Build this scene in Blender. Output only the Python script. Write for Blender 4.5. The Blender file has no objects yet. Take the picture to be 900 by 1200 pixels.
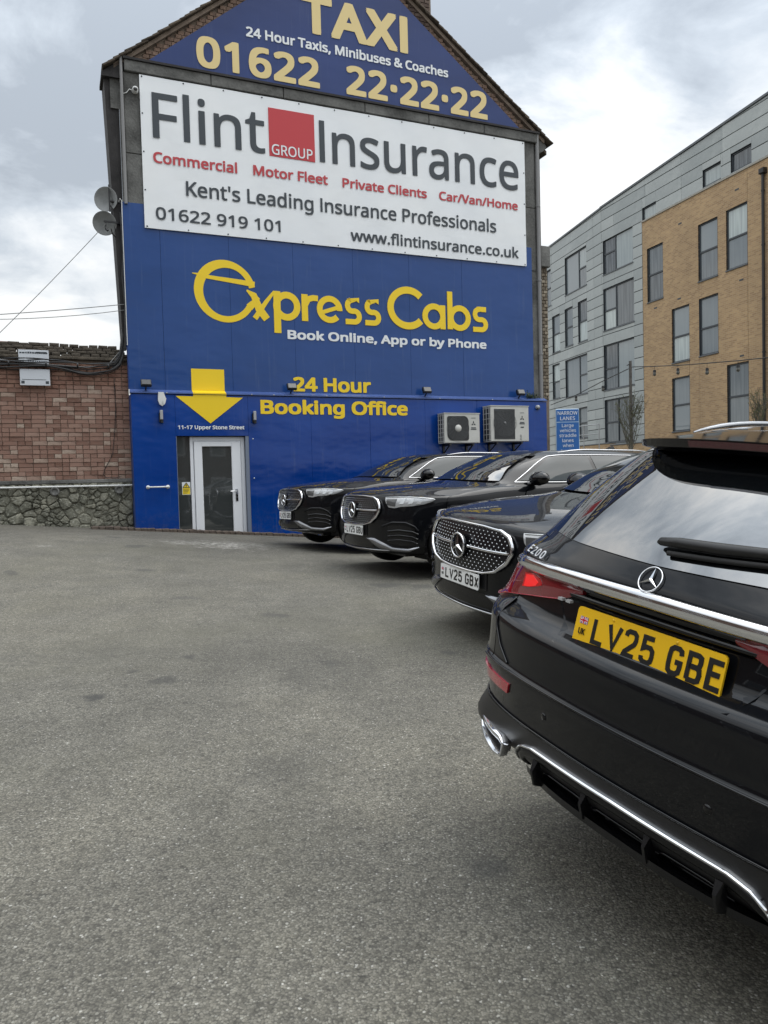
import bpy, math, random, os, glob
import numpy as np
from mathutils import Vector, Matrix
random.seed(7)
SC = bpy.context.scene
COL = SC.collection
PI = math.pi
rad = math.radians

# ------------------------------------------------------------------ camera
def cam_axes(p, r):
    cp, sp = math.cos(p), math.sin(p)
    f = Vector((0, cp, -sp)); right = Vector((1, 0, 0)); up = right.cross(f)
    return math.cos(r)*right + math.sin(r)*up, -math.sin(r)*right + math.cos(r)*up, f
cr, cu, cf = cam_axes(rad(2.305), rad(-1.5))
cd_ = bpy.data.cameras.new('camera'); cam = bpy.data.objects.new('camera', cd_); COL.objects.link(cam)
cd_.sensor_fit = 'VERTICAL'; cd_.sensor_height = 24.0; cd_.lens = 24.0*900/1200
cd_.clip_start = 0.05; cd_.clip_end = 2000
M = Matrix((( cr.x, cu.x, -cf.x, 0), (cr.y, cu.y, -cf.y, 0), (cr.z, cu.z, -cf.z, 1.5), (0, 0, 0, 1)))
cam.matrix_world = M
SC.camera = cam

# ------------------------------------------------------------------ world: overcast sky with broken cloud
SUN_EL, SUN_AZ = 62, 80          # azimuth clockwise from +Y
w = bpy.data.worlds.new('World'); SC.world = w; w.use_nodes = True
nt = w.node_tree; nt.nodes.clear()
def N(t, **k):
    n = nt.nodes.new(t)
    for a, b in k.items(): setattr(n, a, b)
    return n
out = N('ShaderNodeOutputWorld'); sky = N('ShaderNodeTexSky', sky_type='NISHITA')
sky.sun_disc = False; sky.sun_elevation = rad(SUN_EL); sky.sun_rotation = rad(SUN_AZ)
bg1 = N('ShaderNodeBackground'); bg1.inputs[1].default_value = 0.10
nt.links.new(sky.outputs[0], bg1.inputs[0])
tc = N('ShaderNodeTexCoord'); sep = N('ShaderNodeSeparateXYZ'); nt.links.new(tc.outputs['Generated'], sep.inputs[0])
def mth(op, a, b=None, clamp=False):
    n = N('ShaderNodeMath', operation=op); n.use_clamp = clamp
    for i, v in enumerate((a, b)):
        if v is None: continue
        if isinstance(v, (int, float)): n.inputs[i].default_value = v
        else: nt.links.new(v, n.inputs[i])
    return n.outputs[0]
zc = mth('MAXIMUM', sep.outputs[2], 0.0)
den = mth('ADD', zc, 0.22)
cx = mth('DIVIDE', sep.outputs[0], den); cy = mth('DIVIDE', sep.outputs[1], den)
cmb = N('ShaderNodeCombineXYZ'); nt.links.new(cx, cmb.inputs[0]); nt.links.new(cy, cmb.inputs[1])
def noise(scale, det, rough, off, dist=0.3):
    mp = N('ShaderNodeMapping'); mp.inputs['Location'].default_value = off; mp.inputs['Scale'].default_value = (scale, scale*1.25, scale)
    nt.links.new(cmb.outputs[0], mp.inputs[0])
    n = N('ShaderNodeTexNoise'); n.inputs['Scale'].default_value = 1; n.inputs['Detail'].default_value = det
    n.inputs['Roughness'].default_value = rough; n.inputs['Distortion'].default_value = dist
    nt.links.new(mp.outputs[0], n.inputs[0]); return n.outputs[0]
n1 = noise(0.75, 7, 0.52, (4.3, 1.2, 0)); n2 = noise(2.1, 8, 0.6, (1.3, 7.7, 0), 0.5)
mixn = mth('ADD', mth('MULTIPLY', n1, 0.60), mth('MULTIPLY', n2, 0.40))
ramp = N('ShaderNodeValToRGB'); e = ramp.color_ramp.elements
e[0].position = 0.415; e[0].color = (0.36, 0.40, 0.445, 1)
e[1].position = 0.565; e[1].color = (0.97, 0.965, 0.94, 1)
k = ramp.color_ramp.elements.new(0.465); k.color = (0.52, 0.57, 0.62, 1)
k = ramp.color_ramp.elements.new(0.515); k.color = (0.76, 0.79, 0.81, 1)
nt.links.new(mixn, ramp.inputs[0])
# overcast skies grow brighter towards the zenith
grad = mth('ADD', mth('ADD', mth('MULTIPLY', zc, 0.10), 0.72), mth('MULTIPLY', mth('POWER', zc, 3.0), 2.3))
hz = mth('MULTIPLY', mth('POWER', mth('SUBTRACT', 1.0, zc), 5.0), 0.75)
mh = N('ShaderNodeMix', data_type='RGBA'); nt.links.new(hz, mh.inputs[0]); nt.links.new(ramp.outputs[0], mh.inputs[6]); mh.inputs[7].default_value = (0.94, 0.94, 0.91, 1)
bg2 = N('ShaderNodeBackground'); nt.links.new(mh.outputs[2], bg2.inputs[0]); nt.links.new(grad, bg2.inputs[1])
mx = N('ShaderNodeMixShader'); mx.inputs[0].default_value = 0.86
nt.links.new(bg1.outputs[0], mx.inputs[1]); nt.links.new(bg2.outputs[0], mx.inputs[2]); nt.links.new(mx.outputs[0], out.inputs[0])
sl = bpy.data.lights.new('sun', 'SUN'); sl.energy = 1.2; sl.angle = rad(50); sl.color = (1.0, 0.96, 0.9)
so = bpy.data.objects.new('sun', sl); COL.objects.link(so)
sd = Vector((math.sin(rad(SUN_AZ))*math.cos(rad(SUN_EL)), math.cos(rad(SUN_AZ))*math.cos(rad(SUN_EL)), math.sin(rad(SUN_EL))))
so.rotation_euler = (-sd).to_track_quat('-Z', 'Y').to_euler(); so.location = (0, 0, 30)
vs = SC.view_settings; vs.view_transform = 'Standard'; vs.look = 'None'; vs.exposure = 0.60; vs.gamma = 1

# ------------------------------------------------------------------ helpers
def tag(o, label=None, cat=None, group=None, kind=None):
    if label: o['label'] = label
    if cat: o['category'] = cat
    if group: o['group'] = group
    if kind: o['kind'] = kind
    return o
def empty(name, loc=(0, 0, 0), rz=0, label=None, cat=None, group=None):
    o = bpy.data.objects.new(name, None); COL.objects.link(o); o.location = loc; o.rotation_euler = (0, 0, rz)
    o.empty_display_size = 0.2
    return tag(o, label, cat, group)
class MB:
    def __init__(s): s.v = []; s.f = []; s.sm = []
    def add(s, vs, fs, smooth=False):
        b = len(s.v); s.v += [tuple(map(float, v)) for v in vs]
        for f in fs: s.f.append(tuple(i+b for i in f)); s.sm.append(smooth)
        return s
    def box(s, x0, x1, y0, y1, z0, z1):
        return s.add([(x, y, z) for x in (x0, x1) for y in (y0, y1) for z in (z0, z1)],
            [(0, 1, 3, 2), (4, 6, 7, 5), (0, 4, 5, 1), (2, 3, 7, 6), (0, 2, 6, 4), (1, 5, 7, 3)])
    def bbox(s, x0, x1, y0, y1, z0, z1, b):   # box with its front (low y) edges chamfered
        vs = [(x0, y1, z0), (x1, y1, z0), (x1, y1, z1), (x0, y1, z1), (x0, y0+b, z0), (x1, y0+b, z0), (x1, y0+b, z1), (x0, y0+b, z1),
              (x0+b, y0, z0+b), (x1-b, y0, z0+b), (x1-b, y0, z1-b), (x0+b, y0, z1-b)]
        fs = [(0, 3, 2, 1)]
        for a in range(4):
            c = (a+1) % 4; fs += [(a, c, 4+c, 4+a), (4+a, 4+c, 8+c, 8+a)]
        fs.append((8, 9, 10, 11)); return s.add(vs, fs)
    def prism(s, poly, y0, y1):                # poly in (x, z), counter clockwise seen from -y
        n = len(poly)
        s.add([(x, y0, z) for x, z in poly]+[(x, y1, z) for x, z in poly],
              [tuple(range(n)), tuple(range(2*n-1, n-1, -1))]+[(i, i+n, (i+1) % n+n, (i+1) % n) for i in range(n)])
        return s
    def tube(s, pts, r, n=8, cap=True, smooth=True):
        pts = [Vector(p) for p in pts]; rs = r if isinstance(r, (list, tuple)) else [r]*len(pts)
        rings = []; up = Vector((0, 0, 1)); prev = None
        for i, p in enumerate(pts):
            d = (pts[min(i+1, len(pts)-1)]-pts[max(i-1, 0)])
            d = d.normalized() if d.length > 1e-9 else Vector((0, 0, 1))
            if prev is None:
                a = d.cross(up); a = a if a.length > 1e-3 else d.cross(Vector((1, 0, 0)))
            else:
                a = prev - d*prev.dot(d)
                if a.length < 1e-4: a = d.cross(up)
            a.normalize(); prev = a; b = d.cross(a)
            rings.append([p+(a*math.cos(2*PI*k/n)+b*math.sin(2*PI*k/n))*rs[i] for k in range(n)])
        vs = [q for rg in rings for q in rg]; fs = []
        for i in range(len(rings)-1):
            for k in range(n):
                fs.append((i*n+k, i*n+(k+1) % n, (i+1)*n+(k+1) % n, (i+1)*n+k))
        s.add(vs, fs, smooth)
        if cap: 
            m = (len(rings)-1)*n
            s.add(rings[0], [tuple(range(n-1, -1, -1))]); s.add(rings[-1], [tuple(range(n))])
        return s
    def lathe(s, prof, axis='y', c=(0, 0, 0), n=24, smooth=True):   # prof: list (r, h)
        c = Vector(c); vs = []
        for r, h in prof:
            for k in range(n):
                a = 2*PI*k/n; u, v_ = r*math.cos(a), r*math.sin(a)
                p = {'y': (u, h, v_), 'z': (u, v_, h), 'x': (h, u, v_)}[axis]
                vs.append(c+Vector(p))
        fs = []
        for i in range(len(prof)-1):
            for k in range(n): fs.append((i*n+k, i*n+(k+1) % n, (i+1)*n+(k+1) % n, (i+1)*n+k))
        return s.add(vs, fs, smooth)
    def xf(s, m):
        s.v = [tuple(m @ Vector(v)) for v in s.v]; return s
    def mesh(s, name, mat):
        me = bpy.data.meshes.new(name); me.from_pydata(s.v, [], s.f); me.update()
        if any(s.sm): me.polygons.foreach_set('use_smooth', s.sm)
        if mat: me.materials.append(mat)
        return me
    def build(s, name, mat, parent=None, label=None):
        o = bpy.data.objects.new(name, s.mesh(name, mat)); COL.objects.link(o)
        if parent is not None: o.parent = parent
        if label: o['label'] = label
        return o
def inst(name, me, parent, loc=(0, 0, 0), rot=(0, 0, 0), scale=(1, 1, 1)):
    o = bpy.data.objects.new(name, me); COL.objects.link(o); o.parent = parent
    o.location = loc; o.rotation_euler = rot; o.scale = scale; return o
def copy_tree(o, parent=None):
    c = o.copy(); COL.objects.link(c); c.parent = parent
    for ch in list(o.children): copy_tree(ch, c)
    return c

# ------------------------------------------------------------------ materials
MATS = {}
def mat(name, col, rough=0.5, metal=0.0, ior=1.5, coat=0.0, emit=None, es=1.0, alpha=None, trans=0.0):
    if name in MATS: return MATS[name]
    m = bpy.data.materials.new(name); m.use_nodes = True; b = m.node_tree.nodes['Principled BSDF']
    b.inputs['Base Color'].default_value = (*col, 1); b.inputs['Roughness'].default_value = rough
    b.inputs['Metallic'].default_value = metal; b.inputs['IOR'].default_value = ior
    b.inputs['Coat Weight'].default_value = coat; b.inputs['Coat Roughness'].default_value = 0.02
    b.inputs['Transmission Weight'].default_value = trans
    if emit: b.inputs['Emission Color'].default_value = (*emit, 1); b.inputs['Emission Strength'].default_value = es
    MATS[name] = m; return m
class G:   # small node graph helper
    def __init__(s, m): s.nt = m.node_tree; s.b = s.nt.nodes['Principled BSDF']; s.tc = s.nt.nodes.new('ShaderNodeTexCoord')
    def n(s, t, ins=None, **k):
        x = s.nt.nodes.new(t)
        for a, b in k.items(): setattr(x, a, b)
        for a, b in (ins or {}).items():
            if hasattr(b, 'is_output'): s.nt.links.new(b, x.inputs[a])
            else: x.inputs[a].default_value = b
        return x
    def noise(s, scale, det=4, rough=0.55, vec=None, dist=0):
        return s.n('ShaderNodeTexNoise', {'Vector': vec or s.tc.outputs['Object'], 'Scale': scale, 'Detail': det, 'Roughness': rough, 'Distortion': dist}).outputs[0]
    def ramp(s, fac, stops):
        r = s.n('ShaderNodeValToRGB', {0: fac}); el = r.color_ramp.elements
        el[0].position, el[0].color = stops[0][0], (*stops[0][1], 1); el[1].position, el[1].color = stops[-1][0], (*stops[-1][1], 1)
        for p, c in stops[1:-1]: q = el.new(p); q.color = (*c, 1)
        return r.outputs[0]
    def mix(s, fac, a, b, mode='MIX'):
        x = s.nt.nodes.new('ShaderNodeMix'); x.data_type = 'RGBA'; x.blend_type = mode
        for i, v in ((0, fac), (6, a), (7, b)):
            if hasattr(v, 'is_output'): s.nt.links.new(v, x.inputs[i])
            else: x.inputs[i].default_value = v if i == 0 else (*v, 1)
        return x.outputs[2]
    def math(s, op, a, b=0.0):
        return s.n('ShaderNodeMath', {0: a, 1: b}, operation=op).outputs[0]
    def bump(s, h, st, dist, prev=None):
        i = {'Height': h, 'Strength': st, 'Distance': dist}
        if prev is not None: i['Normal'] = prev
        return s.n('ShaderNodeBump', i).outputs[0]
    def out(s, col=None, rough=None, nor=None):
        for k, v in (('Base Color', col), ('Roughness', rough), ('Normal', nor)):
            if v is not None: s.nt.links.new(v, s.b.inputs[k])
    def rand(s): return s.n('ShaderNodeObjectInfo').outputs['Random']
def weathered(name, c0, c1, scale=3.0, rough=0.8, bump=0.3, bd=0.01, fine=40, ior=1.5, rnd=0.0, metal=0):
    if name in MATS: return MATS[name]
    m = mat(name, c0, rough, metal, ior); g = G(m)
    a = g.noise(scale, 5, 0.6); b = g.noise(fine, 3, 0.6)
    f = g.math('ADD', g.math('MULTIPLY', a, 0.75), g.math('MULTIPLY', b, 0.25))
    if rnd: f = g.math('ADD', f, g.math('MULTIPLY', g.math('SUBTRACT', g.rand(), 0.5), rnd))
    col = g.ramp(f, [(0.35, c0), (0.65, c1)])
    g.out(col, None, g.bump(b, bump, bd)); return m

m_white = mat('white_vinyl', (0.60, 0.63, 0.66), 0.5)
g = G(m_white); g.out(g.ramp(g.noise(0.8, 5), [(0.3, (0.77, 0.80, 0.83)), (0.7, (0.83, 0.85, 0.86))]), None, g.bump(g.noise(1.1, 3), 0.25, 0.05))
m_txt = mat('dark_vinyl_letters', (0.035, 0.045, 0.055), 0.5)
m_red = mat('red_vinyl', (0.50, 0.035, 0.045), 0.5)
m_redtxt = mat('red_vinyl_letters', (0.48, 0.045, 0.055), 0.5)
m_wtxt = mat('white_letters', (0.75, 0.78, 0.80), 0.5)
m_cream = mat('cream_gold_letters', (0.72, 0.57, 0.26), 0.5)
m_yel = mat('yellow_letters', (0.86, 0.60, 0.012), 0.35)
def blue(name, c0, c1, rough, st):
    m = mat(name, c0, rough, 0, 1.5); g = G(m)
    mp = g.n('ShaderNodeMapping', {'Vector': g.tc.outputs['Object'], 'Scale': (0.5, 0.5, 0.9)}).outputs[0]
    f = g.noise(1.0, 4, 0.5, mp)
    spots = g.ramp(g.noise(55, 2, 0.5), [(0.70, (0, 0, 0)), (0.78, (1, 1, 1))])
    col = g.ramp(f, [(0.35, c0), (0.68, c1)])
    streak = g.noise(1.0, 4, 0.6, g.n('ShaderNodeMapping', {'Vector': g.tc.outputs['Object'], 'Scale': (14, 1, 0.7)}).outputs[0])
    col = g.mix(g.math('MULTIPLY', g.ramp(streak, [(0.58, (0, 0, 0)), (0.72, (1, 1, 1))]), 0.10), col, (0.20, 0.24, 0.30))
    zz = g.n('ShaderNodeSeparateXYZ', {0: g.tc.outputs['Object']}).outputs[2]
    low = g.n('ShaderNodeMapRange', {'Value': zz, 'From Min': 1.25, 'From Max': 0.5, 'To Min': 0.0, 'To Max': 1.0}).outputs[0]
    splash = g.ramp(g.noise(9, 6, .75), [(.45, (0, 0, 0)), (.75, (1, 1, 1))])
    col = g.mix(g.math('MULTIPLY', g.math('MULTIPLY', splash, low), .45), col, (0.10, 0.11, 0.13))
    scr = g.ramp(g.noise(1.0, 6, 0.7, g.n('ShaderNodeMapping', {'Vector': g.tc.outputs['Object'], 'Scale': (1.2, 1, 26)}).outputs[0]), [(0.70, (0, 0, 0)), (0.76, (1, 1, 1))])
    col = g.mix(g.math('MULTIPLY', scr, .16), col, (0.22, 0.27, 0.38))
    m.node_tree.nodes['Principled BSDF'].inputs['Specular IOR Level'].default_value = .40
    g.out(col, g.math('ADD', g.math('MULTIPLY', f, 0.22), rough-0.10), g.bump(g.noise(1.6, 3, 0.5, mp), st*1.6, 0.06))
    return m
m_blue = blue('blue_panel_paint', (0.012, 0.054, 0.200), (0.020, 0.068, 0.240), 0.20, 0.24)
m_blue2 = blue('blue_panel_paint_low', (0.0008, 0.034, 0.212), (0.002, 0.046, 0.255), 0.18, 0.34)
m_bluesign = blue('blue_gable_sign_paint', (0.010, 0.030, 0.13), (0.016, 0.042, 0.17), 0.45, 0.1)
m_conc = weathered('grey_render', (0.055, 0.055, 0.052), (0.19, 0.19, 0.18), 1.6, 0.9, 0.5, 0.02, 25)
m_dark = weathered('dark_timber', (0.012, 0.011, 0.011), (0.035, 0.032, 0.032), 3, 0.8)
m_tile = weathered('clay_roof_tile', (0.035, 0.028, 0.022), (0.11, 0.085, 0.06), 4, 0.9, 0.5, 0.01, 40, rnd=0.3)
m_pipeg = mat('grey_conduit', (0.22, 0.22, 0.22), 0.5)
m_upvc = mat('white_upvc', (0.74, 0.76, 0.79), 0.35)
m_chrome = mat('chrome', (0.82, 0.83, 0.85), 0.08, 1.0)
m_blackpl = weathered('black_plastic', (0.006, 0.006, 0.006), (0.010, 0.010, 0.010), 8, 0.42, 0.1, 0.002, 200)
m_blk = mat('black_metal', (0.012, 0.012, 0.013), 0.45)
m_mort = weathered('mortar', (0.15, 0.115, 0.09), (0.27, 0.215, 0.17), 5, 0.95, 0.5, 0.01, 60)
m_galv = mat('grey_painted_steel', (0.36, 0.37, 0.38), 0.5, 0.2)

# ------------------------------------------------------------------ ground
TH = rad(23.155); D = 14.3
DS = Vector((math.cos(TH), math.sin(TH), 0)); DN = Vector((-math.sin(TH), math.cos(TH), 0))
PM = [(-60, -.6), (-20, -0.35), (0, 0.04), (1.6, 0.15), (5, 0.31), (8.5, 0.44), (11.5, 0.54), (14.3, 0.575), (30, .5), (60, 0.3), (400, 0.2)]
def ground_z(x, y):
    p = Vector((x, y, 0)); s = p.dot(DS); m = p.dot(DN)
    z = float(np.interp(m, [a for a, b in PM], [b for a, b in PM]))
    wgt = min(max((m-6)/6, 0), 1); wgt = wgt*wgt*(3-2*wgt)
    t = -0.088*(min(max(s, -6), 5)-3.3)
    if s > 5: t += -0.03*(min(s, 14)-5)
    return z + wgt*t*(1.0 if m < 20 else max(0, 1-(m-20)/10))
xs = sorted(set(list(np.arange(-14, 20, 0.4))+[-400, -200, -100, -60, -40, -30, -22, -18, 24, 30, 40, 60, 100, 200, 400]))
ys = sorted(set(list(np.arange(-4, 24, 0.4))+[-400, -200, -100, -60, -40, -25, -15, -10, -7, 28, 34, 42, 60, 100, 200, 400, 700]))
gb = MB(); gb.add([(x, y, ground_z(x, y)) for y in ys for x in xs],
    [(j*len(xs)+i, j*len(xs)+i+1, (j+1)*len(xs)+i+1, (j+1)*len(xs)+i) for j in range(len(ys)-1) for i in range(len(xs)-1)], True)
def on_ground(px, py):
    d = cf+cr*((px-450)/900)-cu*((py-600)/900); o = Vector((0, 0, 1.5)); t = 1.0
    for _ in range(40):
        p = o+d*t; t += (p.z-ground_z(p.x, p.y))/max(1e-3, -d.z)*.7
    p = o+d*t; return p.x, p.y
STAINS = [(*on_ground(112, 817), .085, .75), (*on_ground(192, 797), .10, .6), (*on_ground(221, 770), .07, .6), (*on_ground(157, 787), .05, .5), (*on_ground(380, 790), .35, .22), (*on_ground(90, 765), .5, .20), (*on_ground(330, 900), .25, .15)]
CHALK = [(*on_ground(265, 638), .75, .75), (*on_ground(215, 636), .4, .4), (*on_ground(55, 640), .12, .8), (*on_ground(150, 791), .03, .9)]
m_asph = mat('worn_asphalt', (0.12, 0.12, 0.11), 0.85); g = G(m_asph)
wob = g.n('ShaderNodeVectorMath', {0: g.n('ShaderNodeTexNoise', {'Vector': g.tc.outputs['Object'], 'Scale': 70.0, 'Detail': 2.0}).outputs['Color'], 1: (.010, .010, 0)}, operation='MULTIPLY').outputs[0]
wpos = g.n('ShaderNodeVectorMath', {0: g.tc.outputs['Object'], 1: wob}, operation='ADD').outputs[0]
v1 = g.n('ShaderNodeTexVoronoi', {'Vector': wpos, 'Scale': 135.0, 'Randomness': 1.0})
v2 = g.n('ShaderNodeTexVoronoi', {'Vector': g.tc.outputs['Object'], 'Scale': 190.0, 'Randomness': 1.0})
sepc = g.n('ShaderNodeSeparateColor', {0: v1.outputs['Color']}).outputs[0]
stone = g.ramp(sepc, [(0.0, (0.088, 0.083, 0.068)), (0.5, (0.132, 0.125, 0.104)), (0.93, (0.185, 0.176, 0.148)), (0.985, (0.24, 0.235, 0.205)), (1.0, (0.38, 0.37, 0.34))])
edge = g.ramp(v1.outputs['Distance'], [(0.42, (0, 0, 0)), (0.80, (1, 1, 1))])
col = g.mix(edge, stone, (0.062, 0.059, 0.050))
big = g.ramp(g.noise(0.42, 6, 0.62), [(0.30, (0.70, 0.70, 0.70)), (0.5, (1, 1, 1)), (0.72, (1.24, 1.22, 1.15))])
mid = g.ramp(g.noise(3.2, 5, 0.6), [(0.28, (0.80, 0.80, 0.80)), (0.72, (1.16, 1.16, 1.16))])
col = g.mix(1.0, g.mix(1.0, col, big, 'MULTIPLY'), mid, 'MULTIPLY')
grit = g.ramp(g.noise(34, 5, .75), [(.36, (.55, .55, .54)), (.48, (1, 1, 1)), (.66, (1.22, 1.21, 1.18))]); col = g.mix(.75, col, g.mix(1.0, col, grit, 'MULTIPLY'))
moss = g.ramp(g.noise(0.55, 5, 0.6, g.n('ShaderNodeMapping', {'Vector': g.tc.outputs['Object'], 'Location': (9, 4, 0)}).outputs[0]), [(0.5, (0, 0, 0)), (0.72, (1, 1, 1))])
col = g.mix(g.math('MULTIPLY', moss, 0.38), col, (0.105, 0.100, 0.070))
pos = g.tc.outputs['Object']
def blot(x, y, r_, soft, sc, am=.5):
    d_ = g.n('ShaderNodeVectorMath', {0: g.n('ShaderNodeVectorMath', {0: pos, 1: (1, 1, 0)}, operation='MULTIPLY').outputs[0], 1: (x, y, 0)}, operation='DISTANCE').outputs['Value']
    d_ = g.math('ADD', d_, g.math('MULTIPLY', g.math('SUBTRACT', g.noise(sc, 4, .6), .5), r_*am*4)); return g.ramp(g.math('DIVIDE', d_, r_), [(max(0, 1-soft), (1, 1, 1)), (1.0, (0, 0, 0))])
for (x, y, r_, k_) in STAINS: col = g.mix(g.math('MULTIPLY', blot(x, y, r_, .5, 9), k_), col, (0.030, 0.030, 0.028))
for (x, y, r_, k_) in CHALK: col = g.mix(g.math('MULTIPLY', g.math('MULTIPLY', blot(x, y, r_, .9, 5, .6), g.ramp(g.noise(14, 5, .7), [(.45, (0, 0, 0)), (.6, (1, 1, 1))])), k_), col, (0.42, 0.41, 0.38))
spill = g.ramp(g.noise(1.6, 2, 0.4, g.n('ShaderNodeMapping', {'Vector': g.tc.outputs['Object'], 'Location': (3.1, 1.7, 0)}).outputs[0]), [(0.70, (0, 0, 0)), (0.74, (1, 1, 1))])
col = g.mix(g.math('MULTIPLY', spill, 0.5), col, (0.04, 0.04, 0.038))
h = g.math('ADD', g.math('MULTIPLY', g.math('SUBTRACT', 1.0, v1.outputs['Distance']), 0.8), g.math('MULTIPLY', v2.outputs['Distance'], -0.3))
nb = g.bump(h, 0.55, 0.005); nb = g.bump(g.noise(30, 4, 0.7), 0.5, 0.006, nb); nb = g.bump(g.noise(5, 4, 0.6), 0.35, 0.02, nb)
g.out(col, None, nb)
tag(gb.build('ground', m_asph), kind='structure')
# ------------------------------------------------------------------ lettering
def find_font():
    for base in (bpy.utils.resource_path('LOCAL'), os.path.dirname(bpy.app.binary_path)):
        for p in glob.glob(os.path.join(base, '**', 'NotoSansHebrew-Regular.woff2'), recursive=True): 
            try: return bpy.data.fonts.load(p)
            except Exception: pass
    return None
FONT = find_font()
def raw_text(body, spacing=1.0, res=4):
    c = bpy.data.curves.new('t', 'FONT'); c.body = body; c.size = 1; c.resolution_u = res; c.space_character = spacing
    if FONT: c.font = FONT
    o = bpy.data.objects.new('t', c); me = bpy.data.meshes.new_from_object(o)
    v = [tuple(p.co) for p in me.vertices]; f = [tuple(p.vertices) for p in me.polygons]
    bpy.data.objects.remove(o); bpy.data.meshes.remove(me); bpy.data.curves.remove(c); return v, f
CAP = max(p[1] for p in raw_text('H')[0])
def lettering(body, x0, x1, zb, cap, y, mt, parent, bold=0.0, spacing=1.0, dz=0.0, depth=0.004, name='lettering', res=4, copies=None):
    """flat raised letters: x from x0 to x1, baseline zb, capital height cap, front face at y"""
    v, f = raw_text(body.replace('I', 'l'), spacing, res)
    if 'I' in body:      # the capital I has no serifs: a plain stem cut to capital height
        par = list(range(len(v)))
        def find(i):
            while par[i] != i: par[i] = par[par[i]]; i = par[i]
            return i
        for q in f:
            for i in q[1:]: par[find(i)] = find(q[0])
        isl = {}
        for i in range(len(v)): isl.setdefault(find(i), []).append(i)
        st = sorted((min(v[i][0] for i in k), k) for k in isl.values() if max(v[i][1] for i in k) > CAP*1.03 and max(v[i][0] for i in k)-min(v[i][0] for i in k) < .11 and min(v[i][1] for i in k) < .05)
        for (_, k), ch in zip(st, [c for c in body if c in 'lI']):
            if ch == 'I':
                for i in k: v[i] = (v[i][0], min(v[i][1], CAP), v[i][2])
    a = min(p[0] for p in v)-bold*.8; b = max(p[0] for p in v)+bold*.8
    sx = (x1-x0)/(b-a); sz = cap/(CAP+bold*1.6); mb = MB()
    k = copies or (8 if bold > 0 else 0)
    sq = lambda a: bold*.8*max(-1, min(1, 1.25*a))
    offs = [(0, 0)]+[(sq(math.cos(2*PI*(i+.0)/k)), sq(math.sin(2*PI*(i+.0)/k))) for i in range(k)]
    # one object per word: cut the run wherever the gap between faces is as wide as a space
    iv = sorted((min(v[i][0] for i in q), max(v[i][0] for i in q), k) for k, q in enumerate(f)); words = [[]]; end = -9
    for lo_, hi_, k in iv:
        if end > -9 and lo_-end > .17*spacing: words.append([])
        words[-1].append(k); end = max(end, hi_)
    o = None
    for wd in words:
        mb = MB()
        for i, (ox, oz) in enumerate(offs):
            mb.add([(x0+(p[0]-a+ox)*sx, y-depth-0.00025*i, zb+(p[1]+oz+bold*.8)*sz+dz*(p[0]-a)*sx) for p in v], [f[k] for k in wd])
        used = sorted({i for q in mb.f for i in q}); mp_ = {j: i for i, j in enumerate(used)}
        mb.v = [mb.v[i] for i in used]; mb.f = [tuple(mp_[i] for i in q) for q in mb.f]
        o = mb.build(name, mt, parent)
    return o
def stroke(mb, pts, wd, y, y1, closed=False, widths=None):
    """constant or varying width stroke along 2D (x, z) points, as an extruded ribbon"""
    if not widths:
        cl_ = [pts[0]]
        for p in pts[1:]:
            if math.hypot(p[0]-cl_[-1][0], p[1]-cl_[-1][1]) > 1e-4: cl_.append(p)
        pts = cl_
    n = len(pts); P = [Vector(p) for p in pts]; L = []; R = []
    for i in range(n):
        if closed: d0 = (P[i]-P[i-1]); d1 = (P[(i+1) % n]-P[i])
        else: d0 = P[i]-P[max(i-1, 0)]; d1 = P[min(i+1, n-1)]-P[i]
        d0 = d0.normalized() if d0.length > 1e-9 else d1.normalized(); d1 = d1.normalized() if d1.length > 1e-9 else d0
        t = (d0+d1); t = t.normalized() if t.length > 1e-6 else d1
        nn = Vector((-t.y, t.x)); k = 1/max(0.5, t.dot(d1)); hw = (widths[i] if widths else wd)/2*k
        L.append(P[i]+nn*hw); R.append(P[i]-nn*hw)
    m = n if closed else n-1
    vs = [(p.x, y, p.y) for p in L]+[(p.x, y, p.y) for p in R]+[(p.x, y1, p.y) for p in L]+[(p.x, y1, p.y) for p in R]; fs = []
    for i in range(m):
        j = (i+1) % n; fs += [(i, n+i, n+j, j), (i, j, 2*n+j, 2*n+i), (n+j, n+i, 3*n+i, 3*n+j)]
    if not closed: fs += [(0, 2*n, 3*n, n), (n-1, 2*n-1, 4*n-1, 3*n-1)]
    mb.add(vs, fs)
def arc(cx, cz, rx, rz, a0, a1, n=20):
    return [(cx+rx*math.cos(rad(a0+(a1-a0)*i/n)), cz+rz*math.sin(rad(a0+(a1-a0)*i/n))) for i in range(n+1)]

# ------------------------------------------------------------------ the painted gable building
FAC = DN*D
bld = empty('gable_building', FAC, TH, 'tall gabled building clad in blue panels with yellow cab lettering and a white door', 'building')
UY, LY, BY = -0.05, -0.17, -0.085      # front faces: upper blue, lower blue, banner
APX, APZ, EZ = 5.527, 12.19, 8.94
SLP = {-1: .782, 1: .7276}
def plan(mb, pts, z0, z1):
    n = len(pts); return mb.add([(x, y, z0) for x, y in pts]+[(x, y, z1) for x, y in pts], [tuple(range(n))[::-1], tuple(range(n, 2*n))]+[(i, (i+1) % n, n+(i+1) % n, n+i) for i in range(n)])
w_ = plan(MB(), [(1.30, 0), (9.97, 0), (9.97, 9), (4.4, 9)], -.3, 8.70); w_.build('wall', m_conc, bld)
gbl = MB(); gbl.prism([(1.44, 8.70), (9.95, 8.70), (9.95, 8.90), (APX, APZ-.10), (1.44, 8.93)], 0.02, 0.6); gbl.build('gable', m_mort, bld)
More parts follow.
